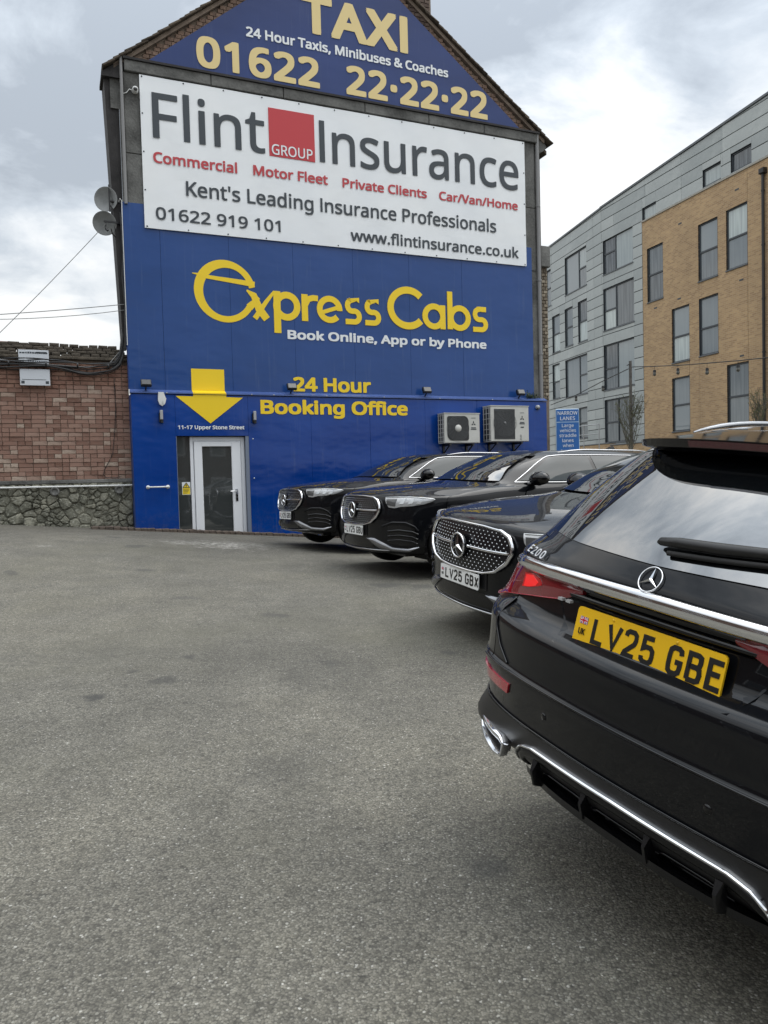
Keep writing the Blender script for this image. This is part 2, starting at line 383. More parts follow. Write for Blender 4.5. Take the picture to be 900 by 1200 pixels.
# string course and pilasters of grey render
c_ = MB(); x = 1.40
for x1 in (2.9, 4.25, 5.9, 7.3, 8.6, 9.93): c_.bbox(x, x1-.012, -0.10, 0.03, 8.735, 8.925, .01); x = x1
c_.build('string_course', m_conc, bld)
MB().box(1.38, 9.96, -0.13, 0.02, 8.925, 8.965).build('drip_ledge', m_dark, bld)
for x0, x1 in ((1.38, 1.66), (9.58, 9.86)):
    q = MB(); q.bbox(x0, x1, -0.045, 0.0, 7.35, 8.73, .008); q.bbox(x0, x1, -0.047, 0.0, 6.0, 7.34, .008); q.build('pilaster', m_conc, bld)
MB().box(9.74, 9.90, -0.03, .0, 3.2, 6.6).build('pilaster', m_conc, bld)
q = MB(); q.tube([(1.345, -.08, 6.45), (1.345, -.08, 8.98)], .028, 10)
q.build('conduit', m_pipeg, bld)
q = MB(); q.tube([(9.93, -.06, 2.9), (9.93, -.06, 8.93)], .042, 10); q.box(9.88, 9.98, -.1, .0, 8.93, 8.97)
for z in (4.2, 5.8, 7.4): q.lathe([(.052, -.02), (.052, .02)], 'z', (9.93, -.06, z), 12)
q.build('downpipe', m_pipeg, bld)
# left return: near-black boards leaning out towards the eaves
q = MB(); q.prism([(1.215, 4.0), (1.30, 4.0), (1.30, 8.72), (1.06, 8.68)], 0.03, 0.55); q.build('side_boarding', m_dark, bld)
q = MB(); q.prism([(1.16, 8.1), (1.30, 8.1), (1.30, 8.78), (1.16, 8.70)], -0.0, 0.025); q.build('eaves_board', m_conc, bld)
q = MB(); q.prism([(1.02, 8.60), (1.37, 8.60), (1.37, 8.93), (1.02, 8.66)], -0.06, 0.5); q.build('eaves_box', m_dark, bld)
q = MB(); q.prism([(9.98, 8.55), (10.12, 8.62), (10.20, 8.72), (10.02, 8.93), (9.98, 8.93)], -0.03, 0.5); q.build('eaves_box', m_conc, bld)
q = MB(); q.tube([(10.02, .03, 8.56), (10.02, .03, 3.2)], .03, 8); q.build('downpipe', m_dark, bld)
# roof slopes and verge tiles
for sgn in (-1, 1):
    sl_ = SLP[sgn]; EW = 4.50 if sgn < 0 else 4.80
    r = MB(); x_e = APX+sgn*EW
    pts = [(APX, APZ+.02), (x_e, APZ+.02-EW*sl_), (x_e, APZ-.06-EW*sl_), (APX, APZ-.06)]
    if sgn > 0: pts = pts[::-1]
    back = [(APX, APZ+.02), (x_e if sgn > 0 else 4.15, APZ+.02-(EW if sgn > 0 else APX-4.15)*sl_)]
    r.add([(APX, .15, APZ+.02), (x_e, .15, APZ+.02-EW*sl_), (x_e, .15, APZ-.06-EW*sl_), (APX, .15, APZ-.06), (back[0][0], 9.2, back[0][1]), (back[1][0], 9.2, back[1][1]), (back[1][0], 9.2, back[1][1]-.08), (APX, 9.2, APZ-.06)],
        [(0, 1, 2, 3), (0, 4, 5, 1), (1, 5, 6, 2), (2, 6, 7, 3), (4, 7, 6, 5)]); r.build('roof_slope', m_tile, bld)
tb = MB(); tb.bbox(-0.12, 0.12, -0.13, 0.20, -0.012, 0.014, .006); tile_me = tb.mesh('roof_tile', m_tile)
tb = MB(); tb.box(-0.09, 0.09, -0.105, 0.20, -0.04, -0.014); 
for sgn in (-1, 1):
    sl_ = SLP[sgn]; ang = math.atan(sl_); EW = 4.50 if sgn < 0 else 4.80
    n = 46
    for i in range(n):
        d_ = 0.10+i*(EW-.12)/n
        inst('roof_tile', tile_me, bld, (APX+sgn*d_, random.uniform(-.012, .012), APZ+0.045-d_*sl_+random.uniform(-.008, .008)), (0, sgn*(ang-0.10)+random.uniform(-.03, .03), 0), (1, 1, random.uniform(.9, 1.5)))
    q = MB()
    E2 = EW-.2; x_e = APX+sgn*E2; pts = [(APX, APZ+.01), (x_e, APZ+.01-E2*sl_), (x_e, APZ-.07-E2*sl_), (APX, APZ-.07)]
    if sgn > 0: pts = pts[::-1]
    q.prism(pts[::-1], -0.06, 0.14); q.build('verge', m_mort, bld)
# brick band that shows between the gable sign and the verge
m_brick_old = mat('old_red_brick', (0.30, 0.13, 0.085), 0.9)
def brick_mat(name, stops, rnd=True):
    m = mat(name, stops[0][1], 0.9); g = G(m)
    sp = g.noise(18, 5, 0.65); rn = g.rand()
    c = g.ramp(rn, stops); c = g.mix(g.ramp(sp, [(0.45, (0, 0, 0)), (0.75, (1, 1, 1))]), c, tuple(v*0.62 for v in stops[len(stops)//2][1]))
    stain = g.ramp(g.noise(1.0, 4, 0.6), [(0.35, (0.62, 0.62, 0.62)), (0.62, (1.08, 1.06, 1.04))])
    c = g.mix(1.0, c, stain, 'MULTIPLY'); g.out(c, None, g.bump(g.noise(60, 4, 0.6), 0.6, 0.006)); return m
m_gbrick = weathered('gable_brick', (0.10, 0.065, 0.048), (0.25, 0.165, 0.12), 9, 0.9, 0.5, 0.006, 60)
q = MB()
for r_ in range(44):
    z = 8.975+r_*0.075
    for sgn in (-1, 1):
        sl_ = SLP[sgn]; xe = APX+sgn*((APZ-.07-z-.065)/sl_)
        for k_ in range(4):
            a = xe-sgn*(0.113*k_+ (0.05 if r_ % 2 else 0)); b = a-sgn*0.103
            if (a-APX)*sgn < .1: continue
            q.bbox(min(a, b), max(a, b), -0.012-random.random()*.008, .03, z, z+.068, .004)
tag(q.build('gable_bricks', m_gbrick, bld), kind='stuff')
# chimney
q = MB(); q.box(6.95, 7.44, -.01, 0.85, 10.3, 12.6); q.build('chimney', m_mort, bld); chim = bld.children[-1]
m_cb = brick_mat('chimney_brick', [(0, (0.075, 0.05, 0.04)), (0.5, (0.11, 0.075, 0.06)), (1, (0.15, 0.11, 0.09))])
me1 = MB().bbox(-.105, .105, -.0, .03, -.032, .032, .004).mesh('brick', m_cb); me2 = MB().bbox(-.05, .05, -.0, .03, -.032, .032, .004).mesh('brick', m_cb)
for r_ in range(28):
    z = 10.45+r_*0.075
    lay = [(7.063, me1), (7.288, me1), (7.40, me2)][:2 if r_ % 2 else 2] if r_ % 2 else [(7.003, me2), (7.175, me1), (7.345, me2)]
    for x, me in lay: inst('brick', me, chim, (x, -0.032-random.random()*.006, z))
# side pier of yellow-grey bricks on the right
m_pb = brick_mat('pier_brick', [(0, (0.12, 0.10, 0.075)), (0.4, (0.24, 0.20, 0.15)), (0.7, (0.34, 0.29, 0.22)), (1, (0.44, 0.39, 0.31))])
q = MB(); q.box(9.98, 10.29, 0.16, 0.9, -.3, 6.15); q.build('side_pier', m_mort, bld); pier = bld.children[-1]
pa = MB().bbox(0, .102, 0, .04, 0, .062, .006).mesh('brick', m_pb); pbm = MB().bbox(0, .045, 0, .04, 0, .062, .006).mesh('brick', m_pb)
for r_ in range(38):
    z = 3.24+r_*0.0755
    if r_ % 2: inst('brick', pa, pier, (10.062+.115, .125+random.random()*.01, z)); inst('brick', pa, pier, (10.062, .13, z))
    else: inst('brick', pa, pier, (10.119, .125+random.random()*.01, z)); inst('brick', pbm, pier, (10.234, .13, z)); inst('brick', pa, pier, (10.005, .128, z))
MB().bbox(9.96, 10.31, .05, .9, 6.15, 6.6, .01).build('pier_cap', m_conc, bld)

# ---- blue cladding
def panels(x_list, z0, z1, y, mt, th=0.04):
    for a, b in zip(x_list[:-1], x_list[1:]):
        q = MB(); q.bbox(a+.0015, b-.0015, y+random.uniform(-.002, .002), y+th, z0, z1, .0015); q.build('cladding_panel', mt, bld)
panels([1.28, 1.90, 3.12, 4.34, 5.56, 6.78, 8.0, 9.75], 3.235, 6.49, UY, m_blue)
panels([1.29, 2.035], -.2, 3.14, LY, m_blue2); panels([2.035, 3.352], 2.405, 3.14, LY, m_blue2)
panels([3.352, 4.57, 5.79, 7.01, 8.23, 9.985], -.3, 3.14, LY, m_blue2)
MB().box(1.276, 1.2895, LY+.003, 0.1, -.2, 3.13).build('cladding_return', m_bluesign, bld)
MB().box(1.266, 1.2795, UY+.003, 0.03, 3.24, 6.48).build('cladding_return', m_bluesign, bld)
MB().box(9.972, 9.985, LY+.04, .1, -.3, 3.13).build('cladding_return', m_blue2, bld)
m_ledge = blue('blue_ledge_paint', (0.05, 0.09, 0.26), (0.08, 0.13, 0.32), 0.25, 0.15)
q = MB()
q.add([(1.28, LY-.022, 3.155), (9.99, LY-.022, 3.155), (9.99, LY-.022, 3.178), (1.28, LY-.022, 3.178), (1.28, UY-.006, 3.235), (9.99, UY-.006, 3.235), (1.28, -.02, 3.155), (9.99, -.02, 3.155)],
      [(0, 1, 2, 3), (3, 2, 5, 4), (0, 6, 7, 1), (0, 3, 4, 6), (1, 7, 5, 2)])
q.build('ledge_flashing', m_ledge, bld)
for s_ in (1.9, 3.43, 3.85, 4.9, 6.1, 7.35, 8.6): # rivets and drips along the ledge
    MB().lathe([(0.0, -.006), (.011, -.004), (.013, .003)], 'y', (s_, LY-.024, 3.166), 8).build('rivet', m_galv, bld)

# ---- white banner
ban = empty('advertising_banner', FAC, TH, 'large white banner with dark and red lettering and a red square', 'banner')
q = MB(); nx, nz = 30, 12; x0, x1, z0, z1 = 1.645, 9.59, 6.07, 8.712
vs = [(x0+(x1-x0)*i/nx, BY+.004*math.sin(i*1.7+j*.9)*math.sin(i*.6), z0+(z1-z0)*j/nz) for j in range(nz+1) for i in range(nx+1)]
nv = len(vs); vs += [(v[0], BY+.02, v[2]) for v in vs]
fs = [(j*(nx+1)+i, j*(nx+1)+i+1, (j+1)*(nx+1)+i+1, (j+1)*(nx+1)+i) for j in range(nz) for i in range(nx)]
rim = [i for i in range(nx+1)]+[(j)*(nx+1)+nx for j in range(1, nz+1)]+[nz*(nx+1)+i for i in range(nx-1, -1, -1)]+[j*(nx+1) for j in range(nz-1, 0, -1)]
fs += [(rim[(k+1) % len(rim)], rim[k], rim[k]+nv, rim[(k+1) % len(rim)]+nv) for k in range(len(rim))]
q.add(vs, fs); q.build('sheet', m_white, ban)
for i in range(12):
    for z in (z0+.03, z1-.03): MB().lathe([(0.0, -.004), (.012, -.003), (.014, .004)], 'y', (x0+.04+i*(x1-x0-.08)/11, BY-.006, z), 8).build('eyelet', m_txt, ban)
for j in (1, 2, 3):
    for x in (x0+.03, x1-.03): MB().lathe([(0.0, -.004), (.012, -.003), (.014, .004)], 'y', (x, BY-.006, z0+j*(z1-z0)/4), 8).build('eyelet', m_txt, ban)
Y1 = BY-.005
lettering('Flint', 1.84, 3.86, 7.655, .785, Y1, m_txt, ban, .010, res=8)
lettering('Insurance', 4.93, 9.42, 7.655, .785, Y1, m_txt, ban, .010, res=8)
MB().box(3.94, 4.835, Y1-.003, Y1+.004, 7.632, 8.519).build('red_square', m_red, ban)
lettering('GROUP', 3.985, 4.785, 7.665, .19, Y1-.005, m_wtxt, ban, .012)
for t, a, b, c, h_ in (('Commercial', 1.83, 3.32, 7.22, .19), ('Motor Fleet', 3.62, 5.08, 7.235, .185), ('Private Clients', 5.38, 7.21, 7.23, .18), ('Car/Van/Home', 7.49, 9.39, 7.235, .178)):
    lettering(t, a, b, c, h_, Y1, m_redtxt, ban, .03)
lettering("Kent's Leading Insurance Professionals", 2.38, 8.84, 6.705, .262, Y1, m_txt, ban, .018)
lettering('01622 919 101', 1.84, 4.11, 6.235, .215, Y1, m_txt, ban, .018)
lettering('www.flintinsurance.co.uk', 5.52, 9.39, 6.218, .22, Y1, m_txt, ban, .022)

# ---- blue triangular taxi sign in the gable
tri = empty('taxi_sign', FAC, TH, 'blue triangular gable sign with cream TAXI and telephone number under the roof', 'sign')
q = MB(); q.prism([(1.80, 8.975), (9.50, 8.975), (5.54, 8.975+2.98)], -0.075, -0.03); q.build('board', m_bluesign, tri)
YT = -0.079
lettering('TAXI', 4.62, 6.87, 10.05, .72, YT, m_cream, tri, .040, 1.06, res=6)
lettering('24 Hour Taxis, Minibuses & Coaches', 3.57, 7.77, 9.745, .18, YT, m_wtxt, tri, .035)
lettering('01622', 2.65, 4.98, 9.04, .55, YT, m_cream, tri, .038, 1.05, res=6)
lettering('22\u00b722\u00b722', 5.52, 8.69, 9.035, .56, YT, m_cream, tri, .038, 1.05, res=6)

# ---- yellow lettering fixed to the blue wall
q = MB(); y0, y1 = UY-.008, UY+.001; k_ = [0]
def S(pts, wd, closed=False, widths=None):
    k_[0] += 1; stroke(q, pts, wd, y0-.00035*k_[0], y1, closed, widths)
# large e with a spur and a crossbar
n_ = 44; a_ = arc(3.045, 5.06, .50, .505, 12, 330, n_)
S(a_, .13, widths=[.115+.055*math.sin(math.pi*min(1, max(0, (i/n_-.15)/.6))) for i in range(n_+1)])
S([(2.44, 5.352), (2.60, 5.335)], .03, widths=[.012, .05]); S([(2.56, 5.318), (3.585, 5.232)], .07, widths=[.06, .10])
S([(3.47, 4.80), (3.54, 4.87), (3.66, 4.99)], .1, widths=[.14, .12, .05])
S([(3.43, 5.115), (3.56, 5.03), (3.66, 4.78), (3.80, 4.60)], .13, widths=[.03, .12, .15, .14]); S([(3.955, 5.125), (3.80, 4.93), (3.57, 4.60)], .08, widths=[.05, .075, .10])
S([(4.005, 5.14), (4.005, 4.355)], .135); S(arc(4.195, 4.868, .205, .21, 0, 360, 28)[:-1], .125, True)                         # p
S([(4.55, 5.12), (4.55, 4.61)], .125); S([(4.55, 4.90), (4.62, 5.03), (4.72, 5.06), (4.82, 5.055)], .11)                     # r
S(arc(5.055, 4.862, .205, .205, 355, 40-360+320, 2)[:1]+arc(5.055, 4.862, .205, .205, 2, 318, 28), .115); S([(4.88, 4.79), (5.29, 4.93)], .075)   # e
for cx in (5.54, 5.955):
    S([(cx+.135, 5.075), (cx-.02, 5.075)]+arc(cx-.015, 4.965, .10, .108, 90, 270, 10)+arc(cx+.03, 4.755, .10, .105, 90, -90, 10)+[(cx-.16, 4.650)], .105)
S(arc(6.735, 4.995, .385, .36, 42, 318, 36), .14)                                                                            # C
S(arc(7.325, 4.862, .205, .205, 0, 360, 28)[:-1], .12, True); S([(7.53, 5.10), (7.53, 4.61)], .12)                           # a
S([(7.70, 5.395), (7.70, 4.62)], .12); S(arc(7.925, 4.862, .205, .205, 0, 360, 28)[:-1], .12, True)                          # b
cx = 8.415; S([(cx+.15, 5.075), (cx-.02, 5.075)]+arc(cx-.02, 4.965, .10, .108, 90, 270, 10)+arc(cx+.04, 4.755, .10, .105, 90, -90, 10)+[(cx-.17, 4.650)], .105)
q.build('cab_firm_lettering', m_yel, bld)
YU = UY-.006
lettering('Book Online, App or by Phone', 4.19, 8.56, 4.25, .172, YU, m_wtxt, bld, .042)
lettering('24 Hour', 4.27, 5.88, 3.262, .272, YU, m_yel, bld, .042)
lettering('Booking Office', 3.59, 6.62, 2.812, .262, LY-.004, m_yel, bld, .042)
lettering('11-17 Upper Stone Street', 2.075, 3.275, 2.525, .068, LY-.004, m_wtxt, bld, .035)
q = MB(); q.box(2.36, 2.958, UY-.008, UY, 3.24, 3.63); q.box(2.36, 2.958, LY-.0255, LY-.018, 3.157, 3.177)
q.add([(2.36, LY-.0235, 3.179), (2.958, LY-.0235, 3.179), (2.958, UY-.0085, 3.238), (2.36, UY-.0085, 3.238)], [(0, 1, 2, 3)])
q.prism([(2.053, 3.118), (2.655, 2.63), (3.262, 3.105), (2.958, 3.112), (2.958, 3.150), (2.36, 3.150), (2.36, 3.116)][::1], LY-.008, LY-.002)
q.build('down_arrow', m_yel, bld)

# ---- door and side light
DY = -0.05
m_glass = mat('dark_door_glass', (0.045, 0.050, 0.050), 0.03, 0, 1.9)
dz0, dz1 = 0.60, 2.40
m_rev = mat('pale_reveal', (0.16, 0.19, 0.25), 0.5)
MB().box(3.29, 3.352, LY+.005, DY, .45, dz1).build('door_reveal', m_rev, bld)
MB().box(2.035, 2.045, LY+.005, DY, .45, dz1).build('door_reveal', m_rev, bld)
fr = MB(); F0 = DY-.03
fr.bbox(2.285, 2.345, F0, DY+.04, .52, 2.395, .006); fr.bbox(3.215, 3.285, F0, DY+.04, .45, 2.395, .006)
fr.bbox(2.345, 3.215, F0, DY+.04, 2.315, 2.395, .006); fr.build('door_frame', m_upvc, bld)
sg = MB(); sg.box(2.047, 2.283, DY-.005, DY+.02, .55, 2.395); sg.build('side_light', m_glass, bld)
sl2 = bld.children[-1]
MB().box(2.047, 2.06, DY-.02, DY+.01, .55, 2.395).build('glazing_bar', m_blk, sl2)
m_haz = mat('hazard_sticker_yellow', (0.85, 0.62, 0.02), 0.4)
MB().box(2.125, 2.272, DY-.012, DY-.006, 1.345, 1.575).build('sticker', m_wtxt, sl2)
stk = sl2.children[-1]; stk['label'] = 'white and yellow hazard sticker'
q = MB(); q.box(2.133, 2.264, DY-.0135, DY-.012, 1.353, 1.475); q.prism([(2.14, 1.478), (2.258, 1.478), (2.199, 1.566)], DY-.0135, DY-.012); q.build('yellow_print', m_haz, stk)
q = MB(); [stroke(q, p, .011, DY-.0155, DY-.0135) for p in ([(2.14, 1.478), (2.258, 1.478)], [(2.258, 1.478), (2.199, 1.566)], [(2.199, 1.566), (2.14, 1.478)], [(2.203, 1.545), (2.188, 1.515), (2.206, 1.515), (2.194, 1.488)])]
for k in range(4): q.box(2.145, 2.252-k*.012, DY-.0155, DY-.0135, 1.445-k*.024, 1.452-k*.024)
q.build('black_print', m_txt, stk)
dr = MB(); Y_ = DY-.05
dr.bbox(2.352, 2.500, Y_, DY+.02, .56, 2.31, .008); dr.bbox(3.035, 3.208, Y_, DY+.02, .48, 2.31, .008)
dr.bbox(2.500, 3.035, Y_, DY+.02, 2.215, 2.31, .008); dr.build('door', m_upvc, bld); door = bld.children[-1]
MB().box(2.4995, 3.0355, DY-.02, DY+.01, .50, 2.2155).build('door_glass', m_glass, door)
q = MB(); q.bbox(3.085, 3.135, Y_-.012, Y_, 1.20, 1.43, .004); q.tube([(3.11, Y_-.01, 1.385), (3.11, Y_-.05, 1.385), (2.985, Y_-.055, 1.385)], .011, 8); q.build('handle', m_chrome, door)
q = MB(); q.lathe([(0, -.02), (.012, -.02), (.012, 0)], 'y', (3.11, Y_-.012, 1.27), 10); q.build('lock', m_blk, door)
q = MB(); [q.lathe([(0, -.012), (.010, -.01), (.012, .0)], 'y', (3.43, LY, z), 8) for z in (2.35, 1.62)]; q.build('screw_caps', m_wtxt, bld)
MB().box(2.0, 3.36, LY-.02, DY+.05, .35, .555).build('threshold', m_mort, bld)

# ---- fixtures, each a thing of its own
def thing(name, s, y, z, label, cat, group=None):
    p = FAC+DS*s+DN*y; return empty(name, (p.x, p.y, z), TH, label, cat, group)
m_ac = weathered('ac_cream_casing', (0.46, 0.46, 0.43), (0.56, 0.56, 0.53), 3, 0.45, 0.05, 0.002, 80)
m_fin = mat('dark_fin', (0.03, 0.032, 0.034), 0.5, 0.3); m_grl = mat('grey_grille', (0.13, 0.135, 0.14), 0.5, 0.3)
def ac(s, y, z, W, H, Dp, big, label):
    t = thing('air_conditioner', s, y, z, label, 'air conditioner', 'air conditioning units on the blue wall')
    q = MB(); q.bbox(0, W, 0, Dp, 0, H, .012); q.box(-.0, W+.018, .05, Dp-.04, .10, H*.55) if big else q.box(0, W+.012, .06, Dp-.05, .12, H*.5); q.build('casing', m_ac, t)
    q = MB(); q.box(-.012, W+.006, -.008, Dp+.004, H-.002, H+.014); q.build('lid', m_ac, t)
    q = MB(); q.box(-.004, 0.0, .03, Dp-.01, .02, H-.02)
    q.build('coil', m_fin, t)
    q = MB()
    for k in range(7): zz = .04+k*(H-.08)/6; q.box(-.012, -.004, .02, Dp-.005, zz-.006, zz+.006)
    for k in range(3): yy = .05+k*(Dp-.08)/2; q.box(-.014, -.004, yy-.006, yy+.006, .02, H-.02)
    q.build('side_guard', m_ac, t)
    cx, cz, R_ = (W*.38, H*.50, H*.42) if not big else (W*.36, H*.52, H*.38)
    q = MB()
    if big:
        q.box(.085, W*.625, -.008, .004, .05, H-.06)
        fx0, fx1, fz0, fz1 = .085, W*.625, .05, H-.06
    else:
        pts = []
        for a0, ccx, ccz, rr in ((0, cx+R_*.52, cz+R_*.55, R_*.45), (90, cx-R_*.80, cz+R_*.80, R_*.18), (180, cx-R_*.5, cz-R_*.5, R_*.48), (270, cx+R_*.80, cz-R_*.80, R_*.18)):
            pts += [(ccx+rr*math.cos(rad(a0+i*15)), ccz+rr*math.sin(rad(a0+i*15))) for i in range(7)]
        q.prism(pts, -.010, .002)
    q.build('fan_recess', m_fin, t); rc = t.children[-1]
    q = MB(); q.lathe([(.0, -.022), (.07 if not big else .03, -.022), (.075 if not big else .035, -.012)], 'y', (cx, 0, cz), 20); q.build('hub', m_ac if not big else m_grl, rc)
    q = MB()
    for k in range(1, 9):
        r_ = R_*.98*k/8; stroke(q, arc(cx, cz, r_, r_, 0, 360, 30)[:-1], .006, -.018, -.012, True)
    for k in range(14):
        a = 2*PI*k/14; b = a+.5; stroke(q, [(cx+R_*.2*math.cos(a), cz+R_*.2*math.sin(a)), (cx+R_*.97*math.cos(b), cz+R_*.97*math.sin(b))], .005, -.02, -.016)
    if big:
        for k in range(24): zz = .06+k*(H-.13)/23; q.box(.09, W*.62, -.013, -.009, zz, zz+.004)
    q.build('fan_guard', m_grl, rc)
    q = MB(); bx, bz = W*.82, H*.66   # three-diamond badge
    for a in (90, 210, 330):
        c0 = Vector((bx+.030*math.cos(rad(a)), bz+.030*math.sin(rad(a)))); u = Vector((math.cos(rad(a)), math.sin(rad(a))))*.028; v_ = Vector((-u.y, u.x))*.58
        q.add([(p.x, -.003, p.y) for p in (c0-u, c0+v_, c0+u, c0-v_)], [(3, 2, 1, 0), (0, 1, 2, 3)])
    q.box(bx-.055, bx+.055, -.003, .0, bz-.095, bz-.075); q.box(bx-.065, bx+.065, -.003, .0, bz-.125, bz-.105); q.box(bx-.05, bx+.05, -.003, .0, bz+.11, bz+.12)
    if big: q.box(.09, .20, -.012, -.009, H-.10, H-.065); q.box(bx-.04, bx+.04, -.003, 0, bz-.20, bz-.175); [q.box(bx-.06, bx-.015, -.003, 0, bz-.36-k*.03, bz-.35-k*.03) for k in range(4)]
    tag(q.build('badge', m_txt, t), kind='stuff')
    q = MB()
    for x in (W*.15, W*.8):
        q.box(x-.02, x+.02, -.02, -y+LY+.0, -.05, -.012); q.box(x-.02, x+.02, LY-y-.03, LY-y-.0, -.22, .1)
        stroke(q, [(0, 0), (1, 0)], .001, 0, .001); q.tube([(x, .02, -.04), (x, LY-y-.02, -.2)], .014, 6)
    q.build('bracket', m_blk, t); return t
ac(7.29, -0.47, 2.235, .825, .60, .27, False, 'smaller cream air conditioner with round fan and pale hub, left of the pair')
ac(8.36, -0.50, 2.262, .935, .735, .30, True, 'larger cream air conditioner with square slatted guard, right of the pair on the wall')
m_bulk = mat('white_alarm_plastic', (0.66, 0.67, 0.66), 0.4)
t = thing('alarm_box', 1.81, LY, 2.93, 'small white alarm box on the blue wall left of the yellow arrow', 'alarm')
q = MB(); q.prism([(-.07, .10), (-.045, .03), (0, 0), (.045, .03), (.065, .12), (.055, .17), (.03, .245), (-.06, .245)], -.06, 0); q.build('cover', m_bulk, t)
q = MB(); q.prism([(.02, .02), (.05, .05), (.07, .13), (.05, .16), (.01, .09)], -.085, -.06); q.build('strobe', m_bulk, t)
for s_, lab in ((1.79, 'slim grey wall light beneath the white alarm box left of the arrow'), (3.465, 'slim grey wall light between the door arrow and the yellow office lettering')):
    t = thing('wall_light', s_, LY, 2.63, lab, 'wall light', 'slim wall lights beside the door')
    q = MB(); q.bbox(-.028, .022, -.09, -.03, .06, .225, .006); q.build('lamp_body', m_galv, t)
    q = MB(); q.box(-.04, -.028, -.07, 0, .02, .18); q.box(-.02, .02, -.03, 0, .04, .2); q.build('back_plate', m_blk, t)
    q = MB(); q.bbox(-.02, .026, -.075, -.02, .0, .055, .004); q.build('sensor', m_blk, t)
m_led = mat('floodlight_glass', (0.06, 0.06, 0.06), 0.15)
for s_, lab in ((1.55, 'black floodlight on the ledge at the left end above the alarm box'), (4.20, 'black floodlight on the ledge at the figure of the yellow hour lettering'), (7.05, 'black floodlight on the ledge above the smaller air conditioner'), (9.30, 'black floodlight on the ledge above the larger air conditioner')):
    t = thing('floodlight', s_, LY, 3.25, lab, 'floodlight', 'black floodlights along the ledge')
    q = MB(); q.bbox(-.09, .09, -.10, -.04, -.01, .115, .01); q.xf(Matrix.Rotation(-.5, 4, 'X')); q.build('housing', m_blk, t)
    q = MB(); q.box(-.075, .075, -.105, -.1, .005, .1); q.xf(Matrix.Rotation(-.5, 4, 'X')); q.build('lens', m_led, t)
    q = MB()
    for k in range(5): q.box(-.08+k*.038, -.072+k*.038, -.04, -.015, .0, .105)
    q.xf(Matrix.Rotation(-.5, 4, 'X')); q.build('cooling_fins', m_blk, t)
    q = MB(); q.tube([(0, -.02, .02), (0, .06, -.03)], .015, 6); q.build('arm', m_blk, t)
t = thing('security_camera', 1.565, -.06, 8.42, 'white dome security camera at the top left corner of the white banner', 'security camera')
q = MB(); q.lathe([(.0, -.12), (.03, -.117), (.048, -.09), (.055, -.05), (.055, 0.0)], 'y', (0, 0, 0), 16); q.build('housing', m_bulk, t)
q = MB(); q.lathe([(.0, -.138), (.022, -.134), (.036, -.112)], 'y', (0, 0, -.012), 14); q.build('lens', m_led, t)
q = MB(); q.tube([(-.02, 0, .0), (-.09, -.0, .02), (-.14, -.0, -.05), (-.22, -.0, -.08), (-.225, -.0, -.3)], .008, 6); q.build('lead', m_bulk, t)
t = thing('motion_sensor', 9.74, LY, 3.0, 'small round grey sensor right of the larger air conditioner', 'sensor')
q = MB(); q.lathe([(0, -.07), (.03, -.065), (.045, -.04), (.05, 0)], 'y', (0, 0, .02), 14); q.build('dome', m_galv, t); q = MB(); q.box(-.03, .03, -.06, 0, -.03, 0); q.build('base', m_blk, t)
t = thing('grab_rail', 1.69, LY, 1.5, 'short white horizontal grab rail on the blue wall left of the door', 'grab rail')
q = MB(); q.tube([(-.17, 0, 0), (-.17, -.06, 0), (-.155, -.075, 0), (.155, -.075, 0), (.17, -.06, 0), (.17, 0, 0)], .014, 8); q.build('rail', m_bulk, t)
q = MB(); [q.lathe([(0, -.01), (.032, -.01), (.034, 0)], 'y', (x, 0, 0), 14) for x in (-.17, .17)]; q.build('fixing_plates', m_bulk, t)
m_leaf = weathered('leaf_dark', (0.018, 0.032, 0.012), (0.06, 0.085, 0.03), 30, 0.7, 0.1)
t = thing('ledge_weed', 9.62, -.1, 3.23, 'dark weedy plant growing on the right end of the blue ledge', 'plant')
q = MB(); q2 = MB()
for k in range(26):
    a = random.uniform(0, 2*PI); L_ = random.uniform(.08, .2); x = random.uniform(-.12, .14); u = Vector((math.cos(a)*.8, -abs(math.sin(a))*.5, random.uniform(.1, 1))).normalized()
    q2.tube([(x, 0, -.01), Vector((x, 0, 0))+u*L_], [.004, .002], 4)
    for j in range(7):
        c0 = Vector((x, 0, 0))+u*L_*(.3+.1*j); w1 = Vector((random.uniform(-1, 1), random.uniform(-1, 1), random.uniform(-.6, 1))).normalized()*.03; w2 = w1.cross(u).normalized()*.012
        q.add([c0, c0+w1*.5+w2, c0+w1, c0+w1*.5-w2], [(0, 1, 2, 3)])
q.build('leaves', m_leaf, t); q2.build('stems', m_leaf, t)

